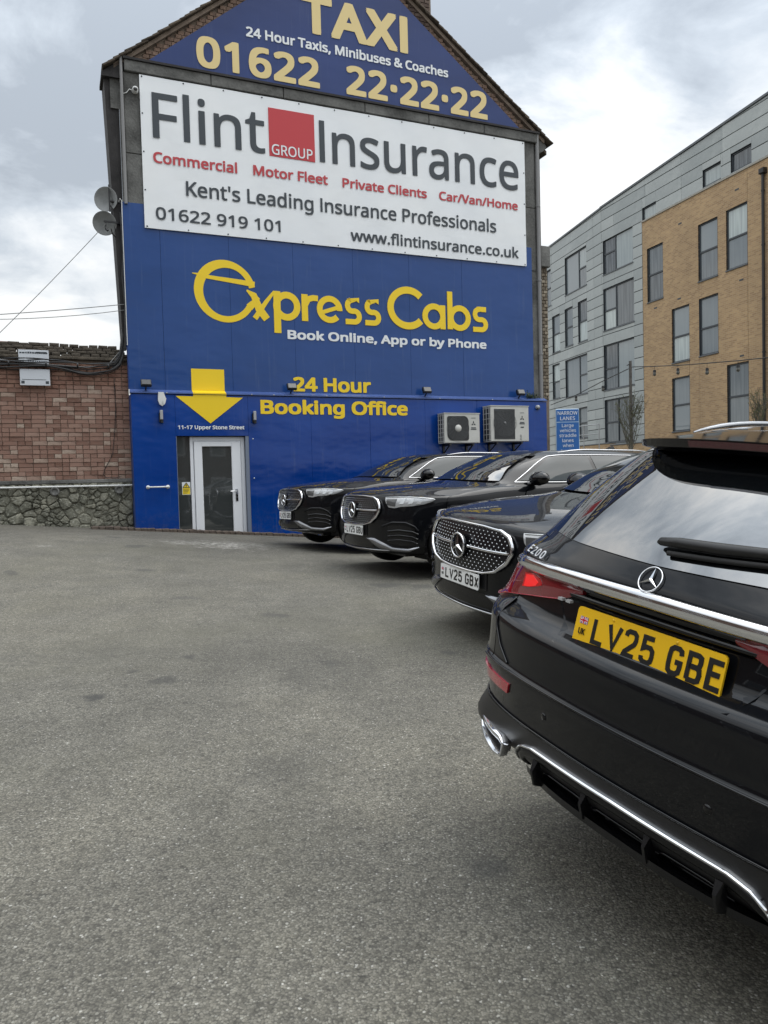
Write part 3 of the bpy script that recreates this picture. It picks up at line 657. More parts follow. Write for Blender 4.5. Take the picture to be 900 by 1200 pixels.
# ---- satellite dishes on the left corner
m_dish = weathered('dish_grey', (0.20, 0.21, 0.21), (0.30, 0.31, 0.31), 6, 0.6, 0.1, 0.002)
for (s_, z_, R_, rx, rz_, lab) in ((1.02, 6.535, .205, 8, -28, 'upper grey satellite dish on the left corner of the gable building'), (.985, 6.115, .20, 22, -18, 'lower grey satellite dish with a protruding arm on the left corner of the gable building')):
    t = thing('satellite_dish', s_, .05, z_, lab, 'satellite dish', 'satellite dishes on the building corner')
    q = MB(); prof = [(R_*i/8, .055*(i/8)**2*-1+.055) for i in range(9)]; prof2 = [(r_, h_+.006) for r_, h_ in prof[::-1]]
    q.lathe(prof+[(R_+.004, .0)]+prof2, 'y', (0, 0, 0), 28); q.xf(Matrix.Rotation(rad(rz_), 4, 'Z') @ Matrix.Rotation(rad(rx), 4, 'X')); q.build('reflector', m_dish, t)
    q = MB()
    if R_ > .202: q.box(.045, .07, -.05, -.02, -.22, .24); q.tube([(.06, -.03, -.04), (.30, .0, -.04)], .02, 6); q.tube([(.06, -.03, -.1), (.10, -.03, -.16), (.09, -.02, -.3), (.18, 0, -.42), (.3, 0, -.45)], .014, 6)
    else: q.box(-.02, .20, -.10, -.075, -.01, .02); q.box(.0, .025, -.10, -.075, -.14, .0); q.tube([(.015, -.09, -.1), (.04, -.12, -.16)], .02, 6); q.tube([(.10, -.06, -.1), (.12, -.05, -.19), (.2, 0, -.24)], .01, 6); q.tube([(.2, -.06, .0), (.32, 0, .0)], .018, 6)
    q.build('mounting_arm', m_blk, t)
def cable(label, pts, r, m_=m_blk):
    t = MB(); t.tube(pts, r, 5); o = t.build('cable', m_); o.location = FAC; o.rotation_euler = (0, 0, TH); return tag(o, label, 'cable', 'loose wires at the left corner')
def sag(a, b, s_, n=14): a = Vector(a); b = Vector(b); return [a.lerp(b, i/n)-Vector((0, 0, s_*4*(i/n)*(1-i/n))) for i in range(n+1)]
cable('thin grey wire running diagonally from the lower satellite dish across the sky', sag((1.0, -.05, 6.08), (-2.2, .6, 2.75), .08), .006, m_pipeg)
cable('thin pale wire running nearly level across the sky to the blue wall corner', sag((1.26, -.02, 4.72), (-4.0, .3, 4.15), .06), .007, m_pipeg)
cable('second thin pale wire running from the corner to the far left of the sky', sag((1.26, -.02, 4.62), (-4.0, .8, 4.6), .22), .006, m_pipeg)
cable('black wires hanging down the edge of the blue wall', [(1.24, -.05, 6.3), (1.262, -.06, 5.6), (1.235, -.05, 5.2), (1.262, -.06, 4.7), (1.25, -.06, 4.2), (1.23, -.06, 3.9)], .012)
cable('white conduit up the left edge of the upper blue panels', [(1.23, -.03, 6.49), (1.245, -.065, 6.53), (1.275, -.065, 6.50), (1.272, -.062, 6.2), (1.275, -.062, 4.0)], .008, m_bulk)
# ------------------------------------------------------------------ old brick wall on a rubble plinth at the left
wy = 0.10
bw = empty('brick_wall', FAC, TH, 'weathered red brick wall standing on a rubble stone plinth left of the blue building', 'wall')
q = MB(); q.box(-9, 1.285, wy+.02, wy+.35, 1.62, 3.80); q.build('wall_core', m_mort, bw)
q = MB(); q.box(-9, .35, wy-.002, wy+.42, -.2, 1.60); q.box(.35, 1.285, wy-.012, wy+.42, -.2, 1.60); q.build('plinth_core', weathered('dark_joint', (0.085, 0.082, 0.062), (0.27, 0.26, 0.205), 8, .95), bw)
m_b1 = brick_mat('red_brick', [(0, (0.17, 0.088, 0.062)), (0.30, (0.27, 0.155, 0.118)), (0.66, (0.33, 0.200, 0.155)), (0.82, (0.37, 0.25, 0.20)), (0.93, (0.41, 0.31, 0.25)), (1, (0.48, 0.39, 0.32))])
def brick_me(w_, m_): return MB().bbox(-w_/2, w_/2, -.0, .035, -.0345, .0345, .005).mesh('brick', m_)
bs, bh = brick_me(.221, m_b1), brick_me(.108, m_b1)
rows = int((3.72-1.66)/.0745); cnt = 0; rest = MB()
for r_ in range(rows):
    z = 1.70+r_*.0745; x = 1.285
    while x > -9:
        hd = random.random() < (.78 if r_ % 2 else .42) or (x > 1.28 and r_ % 2); w0 = .115 if hd else .228; cxx = x-w0/2; x -= w0
        yy = wy-.004+random.uniform(-.006, .008)
        if cxx > -.93 and cnt < 300:
            o = inst('brick', bh if hd else bs, bw, (cxx, yy, z), (0, random.uniform(-.008, .008), random.uniform(-.02, .02))); cnt += 1
        else: rest.bbox(cxx-w0/2+.005, cxx+w0/2-.005, yy, wy+.035, z-.0325, z+.0325, .006)
m_brest = weathered('red_brick_far', (0.15, 0.07, 0.05), (0.32, 0.19, 0.14), 7, .9, .5, .006, 50)
tag(rest.build('bricks_far', m_brest, bw), kind='stuff')
# coping: a ledge and a ragged top course of tile creasing
m_cop = weathered('mossy_coping', (0.035, 0.030, 0.024), (0.12, 0.10, 0.075), 8, .95, .6, .02, 40)
q = MB(); q.bbox(-9, 1.28, wy-.06, wy+.4, 3.735, 3.79, .01); q.build('coping_ledge', m_cop, bw)
ct = MB().bbox(-.075, .075, 0, .30, 0, .05, .012).mesh('coping_tile', m_cop)
for layer, (z, y_) in enumerate(((3.79, wy-.05), (3.845, wy-.02), (3.90, wy+.01), (3.955, wy+.03))):
    x = 1.22-layer*.06
    while x > -1.1:
        inst('coping_tile', ct, bw, (x, y_+random.uniform(-.015, .015), z+random.uniform(-.006, .006)), (random.uniform(-.05, .05), random.uniform(-.04, .04), 0), (random.uniform(.9, 1.15), 1, random.uniform(.9, 1.25))); x -= .158
q = MB()
for z, y_ in ((3.79, wy-.05), (3.845, wy-.02), (3.90, wy+.01), (3.955, wy+.03)): q.bbox(-9, -1.19, y_, y_+.3, z, z+.05, .01)
tag(q.build('coping_far', m_cop, bw), kind='stuff')
# concrete ledge over the rubble and the rubble stones themselves
q = MB(); q.bbox(-9, 1.285, wy-.03, wy+.1, 1.60, 1.665, .01); q.build('plinth_ledge', m_conc, bw)
m_stone = mat('rubble_stone', (0.2, 0.2, 0.17), 0.95); g = G(m_stone)
cc = g.ramp(g.rand(), [(0, (0.15, 0.15, 0.118)), (.5, (0.23, 0.225, 0.18)), (1, (0.34, 0.33, 0.265))])
cc = g.mix(g.ramp(g.noise(7, 6, .65), [(.4, (0, 0, 0)), (.65, (1, 1, 1))]), cc, (0.11, 0.11, 0.085)); cc = g.mix(g.ramp(g.noise(25, 4, .6), [(.55, (0, 0, 0)), (.75, (1, 1, 1))]), cc, (0.42, 0.42, 0.36))
g.out(cc, None, g.bump(g.noise(14, 7, .7), .9, .03))
def vor_cells(pts, box):
    cells = []
    for i, p in enumerate(pts):
        poly = [(box[0], box[2]), (box[1], box[2]), (box[1], box[3]), (box[0], box[3])]
        for j, o_ in enumerate(pts):
            if i == j or (o_[0]-p[0])**2+(o_[1]-p[1])**2 > .6: continue
            mx_, mz_ = (p[0]+o_[0])/2, (p[1]+o_[1])/2; nx_, nz_ = o_[0]-p[0], o_[1]-p[1]; new = []
            for k in range(len(poly)):
                a, b = poly[k], poly[(k+1) % len(poly)]
                da = (a[0]-mx_)*nx_+(a[1]-mz_)*nz_; db = (b[0]-mx_)*nx_+(b[1]-mz_)*nz_
                if da <= 0: new.append(a)
                if da*db < 0: t_ = da/(da-db); new.append((a[0]+(b[0]-a[0])*t_, a[1]+(b[1]-a[1])*t_))
            poly = new
            if len(poly) < 3: break
        if len(poly) >= 3: cells.append(poly)
    return cells
rs = random.Random(11); pts = []
x0, x1, z0, z1 = -1.35, 1.28, .45, 1.60; tries = 0
while tries < 6000:
    tries += 1; p = (rs.uniform(x0, x1), rs.uniform(z0, z1))
    if all(((p[0]-o_[0])*.72)**2+((p[1]-o_[1])*1.25)**2 > (.108+.045*math.sin(p[0]*7+p[1]*5))**2 for o_ in pts): pts.append(p)
for poly in vor_cells(pts, (x0, x1, z0, z1)):
    A = Vector((sum(p[0] for p in poly)/len(poly), sum(p[1] for p in poly)/len(poly)))
    # round the corners by cutting them, then shrink for the joint
    P_ = []
    for k in range(len(poly)):
        a, b, c = Vector(poly[k-1]), Vector(poly[k]), Vector(poly[(k+1) % len(poly)])
        k1, k2 = rs.uniform(.10, .24), rs.uniform(.10, .24); P_ += [b.lerp(a, k1), b.lerp(c, k2)]
    P_ = [x_ for a, b in zip(P_, P_[1:]+P_[:1]) for x_ in (a, a.lerp(b, .5)+Vector((rs.uniform(-.008, .008), rs.uniform(-.008, .008))))]
    P_ = [A+(p-A)*(1-.006/max((p-A).length, .02))+Vector((rs.uniform(-.005, .005), rs.uniform(-.005, .005))) for p in P_]
    n = len(P_); d0 = rs.uniform(-.014, .030); q = MB()
    r1 = [(p.x, wy+.035, p.y) for p in P_]; r2 = [(p.x, wy-.012-d0*.5, p.y) for p in P_]
    r3 = [tuple(Vector((A.x, wy-.034-d0, A.y)).lerp(Vector((p.x, wy-.034-d0+rs.uniform(-.008, .008), p.y)), .80)) for p in P_]
    q.add(r1+r2+r3+[(A.x, wy-.040-d0, A.y)], [(i, (i+1) % n, n+(i+1) % n, n+i) for i in range(n)]+[(n+i, n+(i+1) % n, 2*n+(i+1) % n, 2*n+i) for i in range(n)]+[(2*n+i, 2*n+(i+1) % n, 3*n) for i in range(n)])
    q.build('stone', m_stone, bw)
rest = MB()
for k in range(260):
    x = rs.uniform(-9, -1.4); z = rs.uniform(.5, 1.55); r_ = rs.uniform(.07, .14); n = 7
    ring = [(x+r_*1.3*math.cos(2*PI*i/n+.3), wy+.03, z+r_*.7*math.sin(2*PI*i/n+.3)) for i in range(n)]
    rest.add(ring+[(x, wy-.04-rs.random()*.02, z)], [(i, (i+1) % n, n) for i in range(n)])
tag(rest.build('stones_far', m_stone, bw), kind='stuff')
q = MB(); q.tube([(-9, wy-.07, 1.585), (1.27, wy-.07, 1.545)], .016, 8)
o = q.build('pipe', m_bulk); o.location = FAC; o.rotation_euler = (0, 0, TH); tag(o, 'thin white pipe running along the top of the rubble stone plinth', 'pipe')
m_vent = weathered('old_iron_vent', (0.08, 0.08, 0.075), (0.16, 0.16, 0.15), 20, .8)
for s_, lab in ((.0, 'round grey vent in the stone plinth farther from the blue wall'), (1.05, 'round grey vent in the stone plinth next to the blue wall')):
    t = thing('wall_vent', s_, wy-.06, 1.47, lab, 'vent', 'round vents in the plinth')
    q = MB(); q.lathe([(0, -.02), (.045, -.02), (.05, -.035), (.075, -.035), (.08, .03)], 'y', (0, 0, 0), 18); q.build('ring', m_vent, t)
# notice boards
for (x0, x1, z0, z1, lab, ex) in ((-.47, .0, 3.60, 3.865, 'upper white notice board with worn lettering at the top of the brick wall', 0), (-.46, .005, 3.27, 3.545, 'lower white notice board nearly blank on the brick wall beneath the cables', 1)):
    t = thing('notice_board', x0, wy-.075, z0, lab, 'sign', 'white notice boards on the brick wall'); W_ = x1-x0; H_ = z1-z0
    MB().bbox(0, W_, -.01, .012, 0, H_, .004).build('board', mat('notice_white', (0.55, 0.58, 0.62), .6), t)
    q = MB(); y_ = -.0125
    if ex: q.box(.03, W_-.06, y_, -.009, .095, .102); q.box(.02, .07, y_, -.009, .03, .075); q.box(W_-.07, W_-.02, y_, -.009, .03, .075)
    else:
        xx = .02
        while xx < W_-.03:
            l = random.uniform(.012, .04); hh = random.uniform(.02, .03)
            q.box(xx, xx+l, y_, -.009, H_-.06, H_-.06+hh); q.box(xx, xx+l*.8, y_, -.009, .07, .07+hh*.6); xx += l+.008
        q.box(.27, W_-.03, y_, -.009, H_-.055, H_-.028)
    tag(q.build('faded_print', m_txt, t), kind='stuff')
# thick bundle of cables sagging along the wall
t = empty('cable_bundle', FAC, TH, 'thick sagging bundle of black cables strung along the top of the brick wall', 'cables')
for k in range(9):
    z_ = 3.56+.018*k+random.uniform(-.01, .01); y_ = wy-.07-random.random()*.05
    pts = [(x_, y_+random.uniform(-.006, .006), z_+.018*math.sin(x_*2.1+k)+.012*math.sin(x_*5+k*2)-(.10 if k < 4 else .04)*math.exp(-((x_-.6)/.35)**2)) for x_ in np.arange(-9, 1.0, .12)]
    pts += [(1.06, y_, z_+.02), (1.14, y_, z_+.08+.01*k), (1.20, y_+.02, z_+.22+.02*k), (1.225, y_+.04, z_+.42+.02*k)]
    MB().tube(pts, random.choice([.010, .014, .018]), 6).build('wire', m_blk, t)
for x_ in (-.62, -.05, .45, .95):
    MB().lathe([(.05, -.012), (.05, .012)], 'x', (x_, wy-.09, 3.63), 10).build('cable_tie', m_blk, t)
o = cable('thin black wire hanging down the brick wall and curling at the ledge', [(1.04, wy-.03, 3.42), (1.05, wy-.02, 2.9), (1.02, wy-.02, 2.5), (.97, wy-.02, 2.1), (.82, wy-.02, 1.82), (.80, wy-.03, 1.74), (.84, wy-.05, 1.69), (1.0, wy-.05, 1.68), (1.1, wy-.05, 1.70)], .006)
o['group'] = ''; del o['group']
cable('pale wire slung in a curve below the black cable bundle', sag((-2.0, wy-.1, 3.88), (.2, wy-.1, 3.62), .05)+[(.6, wy-.1, 3.60), (.95, wy-.08, 3.66), (1.15, wy-.05, 3.9), (1.2, wy-.03, 4.3)], .007, m_pipeg)
# red clay chimney pot behind the wall
t = thing('chimney_pot', -.80, 3.0, 3.3, 'squat red chimney top poking above the brick wall at the far left', 'chimney')
m_pot = weathered('terracotta', (0.22, 0.05, 0.04), (0.32, 0.09, 0.07), 5, .9)
q = MB(); q.bbox(-.35, .16, 0, .4, 0, 1.10, .02); q.build('stack', m_pot, t); q = MB(); q.bbox(-.38, .19, -.03, .43, 1.10, 1.21, .02); q.build('cap', m_pot, t)
# kerb of dark setts at the foot of the walls
kb = MB(); x = .55
while x < 11:
    p = FAC+DS*x+DN*(LY-.18); z = ground_z(p.x, p.y); l = random.uniform(.09, .13)
    kb.bbox(x, x+l, LY-.20+random.uniform(-.006, .006), .0, z-.15, z+.045+random.uniform(-.006, .006), .008); x += l+.008
m_kerb = weathered('dark_setts', (0.045, 0.035, 0.028), (0.13, 0.10, 0.08), 14, .9, .6, .01, 50)
o = kb.build('kerb_strip', m_kerb); o.location = FAC; o.rotation_euler = (0, 0, TH); tag(o, kind='structure')

# ------------------------------------------------------------------ apartment block
PH = rad(17.99); BDv = Vector((math.sin(PH), -math.cos(PH), 0)); BNv = Vector((math.cos(PH), math.sin(PH), 0))
DB = 22.9; AB = BNv*DB; AR = math.atan2(BDv.y, BDv.x)
apt = empty('apartment_block', AB, AR, 'modern four-storey apartment block in buff brick and pale zinc panels behind the car park', 'building')
m_bb = mat('buff_brickwork', (0.4, 0.28, 0.15), .9); g = G(m_bb)
mp = g.n('ShaderNodeMapping', {'Vector': g.tc.outputs['Object'], 'Rotation': (rad(-90), 0, 0)}).outputs[0]
bt = g.n('ShaderNodeTexBrick', {'Vector': mp, 'Scale': 1.0, 'Color1': (0.45, 0.305, 0.165, 1), 'Color2': (0.31, 0.20, 0.11, 1), 'Mortar': (0.42, 0.33, 0.22, 1), 'Mortar Size': .009, 'Brick Width': .225, 'Row Height': .075, 'Mortar Smooth': .3})
bt.offset = .5; cb = g.mix(1.0, bt.outputs[0], g.ramp(g.noise(.5, 4, .6), [(.3, (.88, .88, .88)), (.7, (1.08, 1.07, 1.05))]), 'MULTIPLY')
g.out(cb, None, g.bump(bt.outputs['Fac'], -.5, .008))
m_zn = mat('zinc_panel', (0.3, 0.32, 0.33), .45, .15); g = G(m_zn)
cz_ = g.ramp(g.math('ADD', g.math('MULTIPLY', g.rand(), .28), g.math('MULTIPLY', g.noise(2.2, 6, .65), .72)), [(.25, (0.27, 0.295, 0.295)), (.75, (0.41, 0.435, 0.425))])
g.out(cz_, None, g.bump(g.noise(1.5, 3), .12, .02))
m_anth = mat('anthracite_frame', (0.035, 0.042, 0.05), .4)
m_wgl = mat('window_glass', (0.16, 0.185, 0.205), .04, 0, 1.75); g = G(m_wgl)
curt = g.noise(1, 3, .5, g.n('ShaderNodeMapping', {'Vector': g.tc.outputs['Object'], 'Scale': (9, 1, .35)}).outputs[0])
base = g.ramp(g.rand(), [(.12, (0.035, 0.042, 0.048)), (.32, (0.075, 0.09, 0.10)), (.6, (0.19, 0.22, 0.235)), (.92, (0.46, 0.52, 0.505))]); base = g.mix(g.math('MULTIPLY', g.ramp(curt, [(.42, (0, 0, 0)), (.60, (1, 1, 1))]), .45), base, (0.20, 0.225, 0.24))  # paler panes carry sky reflection in their colour; folds stand for curtains
g.out(base)
m_drk = mat('dark_backing', (0.03, 0.032, 0.035), .8); m_cop2 = mat('stone_coping', (0.34, 0.32, 0.28), .8); m_sill = mat('sill_grey', (0.10, 0.11, 0.12), .5)
def rsub(rects, holes):
    out_ = []
    for r in rects:
        cur = [r]
        for h_ in holes:
            nx_ = []
            for (a, b, c, d) in cur:
                if h_[0] >= b or h_[1] <= a or h_[2] >= d or h_[3] <= c: nx_.append((a, b, c, d)); continue
                if h_[0] > a: nx_.append((a, h_[0], c, d))
                if h_[1] < b: nx_.append((h_[1], b, c, d))
                a2, b2 = max(a, h_[0]), min(b, h_[1])
                if h_[2] > c: nx_.append((a2, b2, c, h_[2]))
                if h_[3] < d: nx_.append((a2, b2, h_[3], d))
            cur = nx_
        out_ += cur
    return [r for r in out_ if r[1]-r[0] > .02 and r[3]-r[2] > .02]
def window(par, x0, x1, z0, z1, trans=None, mull=None, half=None, y=0.0, sill=True, rec=.10):
    """frame recessed in an opening; trans = transom height, mull = mullion x, half = 'L'/'R' side that has the transom"""
    f = MB(); t_ = .055; Y0, Y1_ = y+rec-.05, y+rec+.03
    f.bbox(x0, x0+t_, Y0, Y1_, z0, z1, .006); f.bbox(x1-t_, x1, Y0, Y1_, z0, z1, .006); f.bbox(x0+t_, x1-t_, Y0, Y1_, z0, z0+t_, .006); f.bbox(x0+t_, x1-t_, Y0, Y1_, z1-t_, z1, .006)
    xs_ = [x0+t_, x1-t_]
    if mull: f.bbox(mull-.035, mull+.035, Y0-.004, Y1_, z0+t_, z1-t_, .006); xs_ = [x0+t_, mull-.035, mull+.035, x1-t_]
    if trans:
        a, b = (xs_[0], xs_[1]) if half != 'R' else (xs_[2], xs_[3])
        f.bbox(a, b, Y0-.002, Y1_, trans-.04, trans+.04, .006)
    o = f.build('window', m_anth, par)
    cells_ = []
    for i in range(0, len(xs_), 2):
        hh = trans and ((half is None) or (half == 'L' and i == 0) or (half == 'R' and i == 2))
        cells_ += [(xs_[i], xs_[i+1], z0+t_, trans-.04), (xs_[i], xs_[i+1], trans+.04, z1-t_)] if hh else [(xs_[i], xs_[i+1], z0+t_, z1-t_)]
    for (a, b, c, d) in cells_:
        mb = MB(); W_, H_ = b-a, d-c; mb.box(-W_/2, W_/2, 0, .02, -H_/2, H_/2); inst('pane', mb.mesh('pane', m_wgl), o, ((a+b)/2, Y0+.035, (c+d)/2))
    rv = MB(); rv.box(x0-.015, x0, y, Y1_, z0, z1); rv.box(x1, x1+.015, y, Y1_, z0, z1); rv.box(x0-.015, x1+.015, y, Y1_, z1, z1+.015); rv.build('reveal', m_anth, o)
    if sill: MB().bbox(x0-.03, x1+.03, y-.04, Y1_, z0-.05, z0, .008).build('sill', m_sill, o)
    return o
BW = [(-30.25, -29.16, 9.41, 11.85, 10.62), (-26.88, -25.77, 9.52, 11.86, 10.70), (-25.29, -24.18, 9.55, 11.92, 10.76), (-28.59, -27.48, 6.38, 8.74, 7.49), (-26.87, -25.77, 6.41, 8.79, 7.53), (-28.62, -27.50, 3.355, 5.70, 4.50), (-25.29, -24.16, 3.36, 5.79, 4.50)]
BW += [(-22.3, -21.2, 9.5, 11.9, 10.7), (-22.3, -21.2, 6.4, 8.75, 7.5), (-22.3, -21.2, 3.36, 5.75, 4.5)]
holes = [(a, b, c, d) for a, b, c, d, t_ in BW]
q = MB()
for (a, b, c, d) in rsub([(-30.59, -16, -1, 13.16)], holes): q.box(a, b, 0, .2, c, d)
q.box(-30.59, -30.45, .2, .6, -1, 13.16); q.build('brick_wall', m_bb, apt)
MB().box(-30.5, -16, .25, .35, -1, 13).build('inner_wall', m_drk, apt)
for a, b, c, d, t_ in BW: window(apt, a, b, c, d, t_)
x = -30.62
while x < -16: MB().bbox(x, x+1.18, -.045, .35, 13.16, 13.235, .01).build('coping_stone', m_cop2, apt); x += 1.19
# penthouse and left wing in zinc panels
def zinc(par, x0, x1, z0, ztop, holes, y, slope=0.0, pw=2.45, dz=.52, off=0):
    """rows of panels, ztop(x) the raked roof line"""
    zr = z0; r_ = 0
    while zr < max(ztop(x0), ztop(x1)):
        xx = x0-(0 if r_ % 2 == 0 else pw*.0); seg = x0+off % pw-pw
        while seg < x1:
            a, b = max(seg, x0), min(seg+pw, x1); seg += pw
            if b-a < .05: continue
            for (p, q_, c, d) in rsub([(a, b, zr, zr+dz)], holes):
                t0, t1 = min(d, ztop(p)), min(d, ztop(q_))
                if t0 <= c+.03 and t1 <= c+.03: continue
                t0 = max(t0, c+.005); t1 = max(t1, c+.005); g_ = .009
                W_ = q_-p; mb = MB(); g_ = .004; gz = .017; mb.prism([(-W_/2+g_, gz), (W_/2-g_, gz), (W_/2-g_, t1-c-gz), (-W_/2+g_, t0-c-gz)], -.03, .0)
                inst('zinc_panel', mb.mesh('zinc_panel', m_zn), par, ((p+q_)/2, y+random.uniform(-.004, .004), c))
        zr += dz; r_ += 1
zt1 = lambda x: 14.93+(x+33.85)*.0475
P_H = [(-30.56, -29.57, 13.22, 13.80), (-26.58, -25.54, 13.30, 13.99), (-25.0, -23.93, 13.30, 14.02), (-21.5, -20.4, 13.3, 14.1)]
M_H = [(-33.73, -31.29, 11.57, 13.70), (-33.75, -31.25, 8.78, 10.85), (-33.77, -31.29, 5.79, 8.045), (-33.76, -31.34, 3.14, 5.29)]
zinc(apt, -33.84, -30.60, 2.32+.0, lambda x: 13.24, M_H, .02, off=1.05)
zinc(apt, -33.84, -16.0, 13.24, zt1, P_H, .02, off=1.05)
q = MB(); q.box(-33.8, -30.5, .22, .3, -1, 13.3); q.box(-33.8, -16, .22, .3, 13.2, 14.9)
for (a, b, c, d) in rsub([(-33.83, -30.60, -1, 13.24)], M_H): q.box(a, b, .021, .21, c, d)
for (a, b, c, d) in rsub([(-33.83, -16, 13.24, 14.9)], P_H): q.box(a, b, .021, .21, c, d)
q.build('zinc_backing', m_drk, apt)
for i, (a, b, c, d) in enumerate(P_H): window(apt, a, b, c, d, None, y=.0, sill=False)
for i, (a, b, c, d) in enumerate(M_H): window(apt, a, b, c, d, c+(d-c)*.47, a+(b-a)*(.40 if i < 2 else .44), 'L', y=.0, sill=True)
q = MB(); q.prism([(-33.9, zt1(-33.9)), (-16, zt1(-16)), (-16, zt1(-16)+.09), (-33.9, zt1(-33.9)+.09)], -.06, .5); q.build('roof_edge', m_sill, apt)
q = MB(); q.prism([(-33.9, 12), (-16, 12), (-16, zt1(-16)-.1), (-33.9, zt1(-33.9)-.1)], .32, 8); q.build('upper_storey', m_drk, apt)
# left facet turned a little
ph2 = rad(12.6); P0 = BDv*(-33.85)+BNv*DB; b2 = Vector((math.sin(ph2), -math.cos(ph2), 0))
lw = empty('apartment_wing', P0, math.atan2(b2.y, b2.x), 'zinc-clad left wing of the apartment block next to the gable building', 'building')
H2 = [(-4.11, -1.61, 11.56, 13.59), (-4.21, -3.25, 8.72, 10.80), (-2.63, -1.60, 8.68, 10.84), (-4.24, -1.66, 5.89, 7.97), (-2.78, -1.74, 3.53, 5.17), (-6.70, -5.93, 11.46, 13.54), (-5.84, -4.85, 8.65, 10.74), (-5.90, -4.95, 5.99, 7.96)]
zt2 = lambda x: 14.90+x*.02
zinc(lw, -9.5, 0.0, 2.32, zt2, H2, .02, off=1.3)
q = MB(); q.box(-9.5, -.02, .22, .3, -1, 14.6)
for (a, b, c, d) in rsub([(-9.5, -.02, -1, 14.6)], H2): q.box(a, b, .021, .21, c, d)
q.build('zinc_backing', m_drk, lw)
q = MB(); q.prism([(-9.5, zt2(-9.5)), (.02, zt2(0)), (.02, zt2(0)+.09), (-9.5, zt2(-9.5)+.09)], -.06, .5); q.build('roof_edge', m_sill, lw)
for (a, b, c, d) in H2:
    wide = b-a > 1.5
    window(lw, a, b, c, d, c+(d-c)*.5, a+(b-a)*.62 if wide else None, 'R' if wide else None, y=0)
# plinth, railing, pipes, air bricks
q = MB(); q.box(-34.2, -30.6, -.02, .2, -1, 2.30); q.build('plinth', m_bb, apt)
q = MB(); q.tube([(-23.30, -.09, 2.0), (-23.30, -.09, 12.65)], .055, 10); q.bbox(-23.42, -23.18, -.2, -.005, 12.62, 12.82, .02)
for z in (4, 6, 8, 10, 12): q.lathe([(.07, -.03), (.07, .03)], 'z', (-23.30, -.09, z), 12)
q.build('drainpipe', m_blk, apt)
for (x, z) in ((-28.0, 12.3), (-24.7, 12.55), (-29.7, 9.05), (-28.1, 9.1), (-24.5, 9.0), (-24.5, 6.05)): MB().bbox(x-.11, x+.11, -.006, .01, z-.035, z+.035, .004).build('air_brick', m_anth, apt)
# low brick wall with railing in front of the zinc wing
t = empty('boundary_wall', AB-BNv*1.2, AR, 'low buff brick boundary wall with a grey handrail in front of the zinc wing', 'wall')
q = MB(); q.box(-36, -31.6, 0, .3, -1, 3.0); q.box(-31.6, -22, .0, .3, -1, 2.9); q.build('brickwork', m_bb, t)
MB().bbox(-36, -31.6, -.03, .33, 3.0, 3.06, .01).build('coping', m_sill, t); MB().bbox(-31.59, -22, -.03, .33, 2.9, 2.96, .01).build('coping', m_sill, t)
t = empty('handrail', BNv*20, AR, 'grey tubular steel handrail by the zinc wall behind the road sign', 'railing')
q = MB(); q.tube([(-32.5, 0, 3.84), (-29.98, 0, 3.80)], .025, 6); q.tube([(-32.5, 0, 3.42), (-29.98, 0, 3.38)], .02, 6); q.build('rail', m_galv, t)
MB().tube([(-29.96, 0, 2.2), (-29.96, 0, 3.82)], .025, 6).build('post', m_galv, t); MB().tube([(-31.2, 0, 2.2), (-31.2, 0, 3.81)], .025, 6).build('post', m_galv, t)
# ------------------------------------------------------------------ road sign
m_sgn = mat('road_sign_blue', (0.02, 0.12, 0.38), .4); m_sgw = mat('road_sign_white', (0.42, 0.55, 0.66), .4)
rsn = empty('road_sign', (3.84, 17.0, 0), rad(2), 'blue rectangular road sign with white NARROW LANES lettering behind the cars', 'road sign')
MB().bbox(0, .525, 0, .02, 1.75, 2.985, .01).build('panel', m_sgw, rsn)
q = MB(); q.box(.014, .511, -.003, .001, 2.705, 2.971); q.box(.014, .511, -.003, .001, 1.764, 2.688); q.build('blue_fields', m_sgn, rsn)
for i, (s_, z, h_) in enumerate((('NARROW', 2.855, .078), ('LANES', 2.738, .078), ('Large', 2.585, .072), ('vehicles', 2.475, .072), ('straddle', 2.365, .072), ('lanes', 2.255, .072), ('when', 2.145, .072), ('turning', 2.03, .072))):
    wd = {'NARROW': .44, 'LANES': .33, 'Large': .26, 'vehicles': .36, 'straddle': .38, 'lanes': .25, 'when': .24, 'turning': .32}[s_]
    lettering(s_, .2625-wd/2, .2625+wd/2, z, h_, -.004, m_wtxt, rsn, .004, copies=4)
for x in (.10, .42): MB().tube([(x, .05, .2), (x, .05, 2.95)], .03, 8).build('post', m_galv, rsn)
# pole with festoon cable
def at_b(x, z, dist): p = BNv*dist+BDv*x; return Vector((p.x, p.y, z))
pp = at_b(-31.62, 0, 22.9)*0.74; pz0, pz1 = 1.5+(2.374-1.5)*.74, 1.5+(6.95-1.5)*.74
t = empty('wooden_pole', (pp.x, pp.y, .4), 0, 'slim weathered wooden pole that carries the festoon lights in front of the zinc wall', 'pole')
MB().tube([(0, 0, 0), (0, 0, pz1-.4)], [.065, .05], 10).build('post', weathered('grey_wood', (0.06, 0.055, 0.05), (0.14, 0.13, 0.12), 12, .9), t)
MB().tube([(-.12, 0, pz1-.55), (0, 0, pz1-.5)], .02, 6).build('hook', m_blk, t)
t = empty('festoon_lights', (0, 0, 0), 0, 'string of unlit festoon bulbs hanging from the pole across the buff brick wall', 'string lights')
pts = [at_b(x, z, 17) for x, z in ((-14.5, 4.35), (-17.215, 4.67), (-18.337, 4.758), (-19.617, 4.881), (-20.951, 5.014), (-22.134, 5.16), (-23.356, 5.32), (-25.163, 5.06), (-27.029, 4.743), (-29, 4.55))]
MB().tube(pts, .016, 5).build('wire', m_blk, t)
m_bulb = mat('unlit_bulb', (0.10, 0.10, 0.09), .1, 0, 1.6)
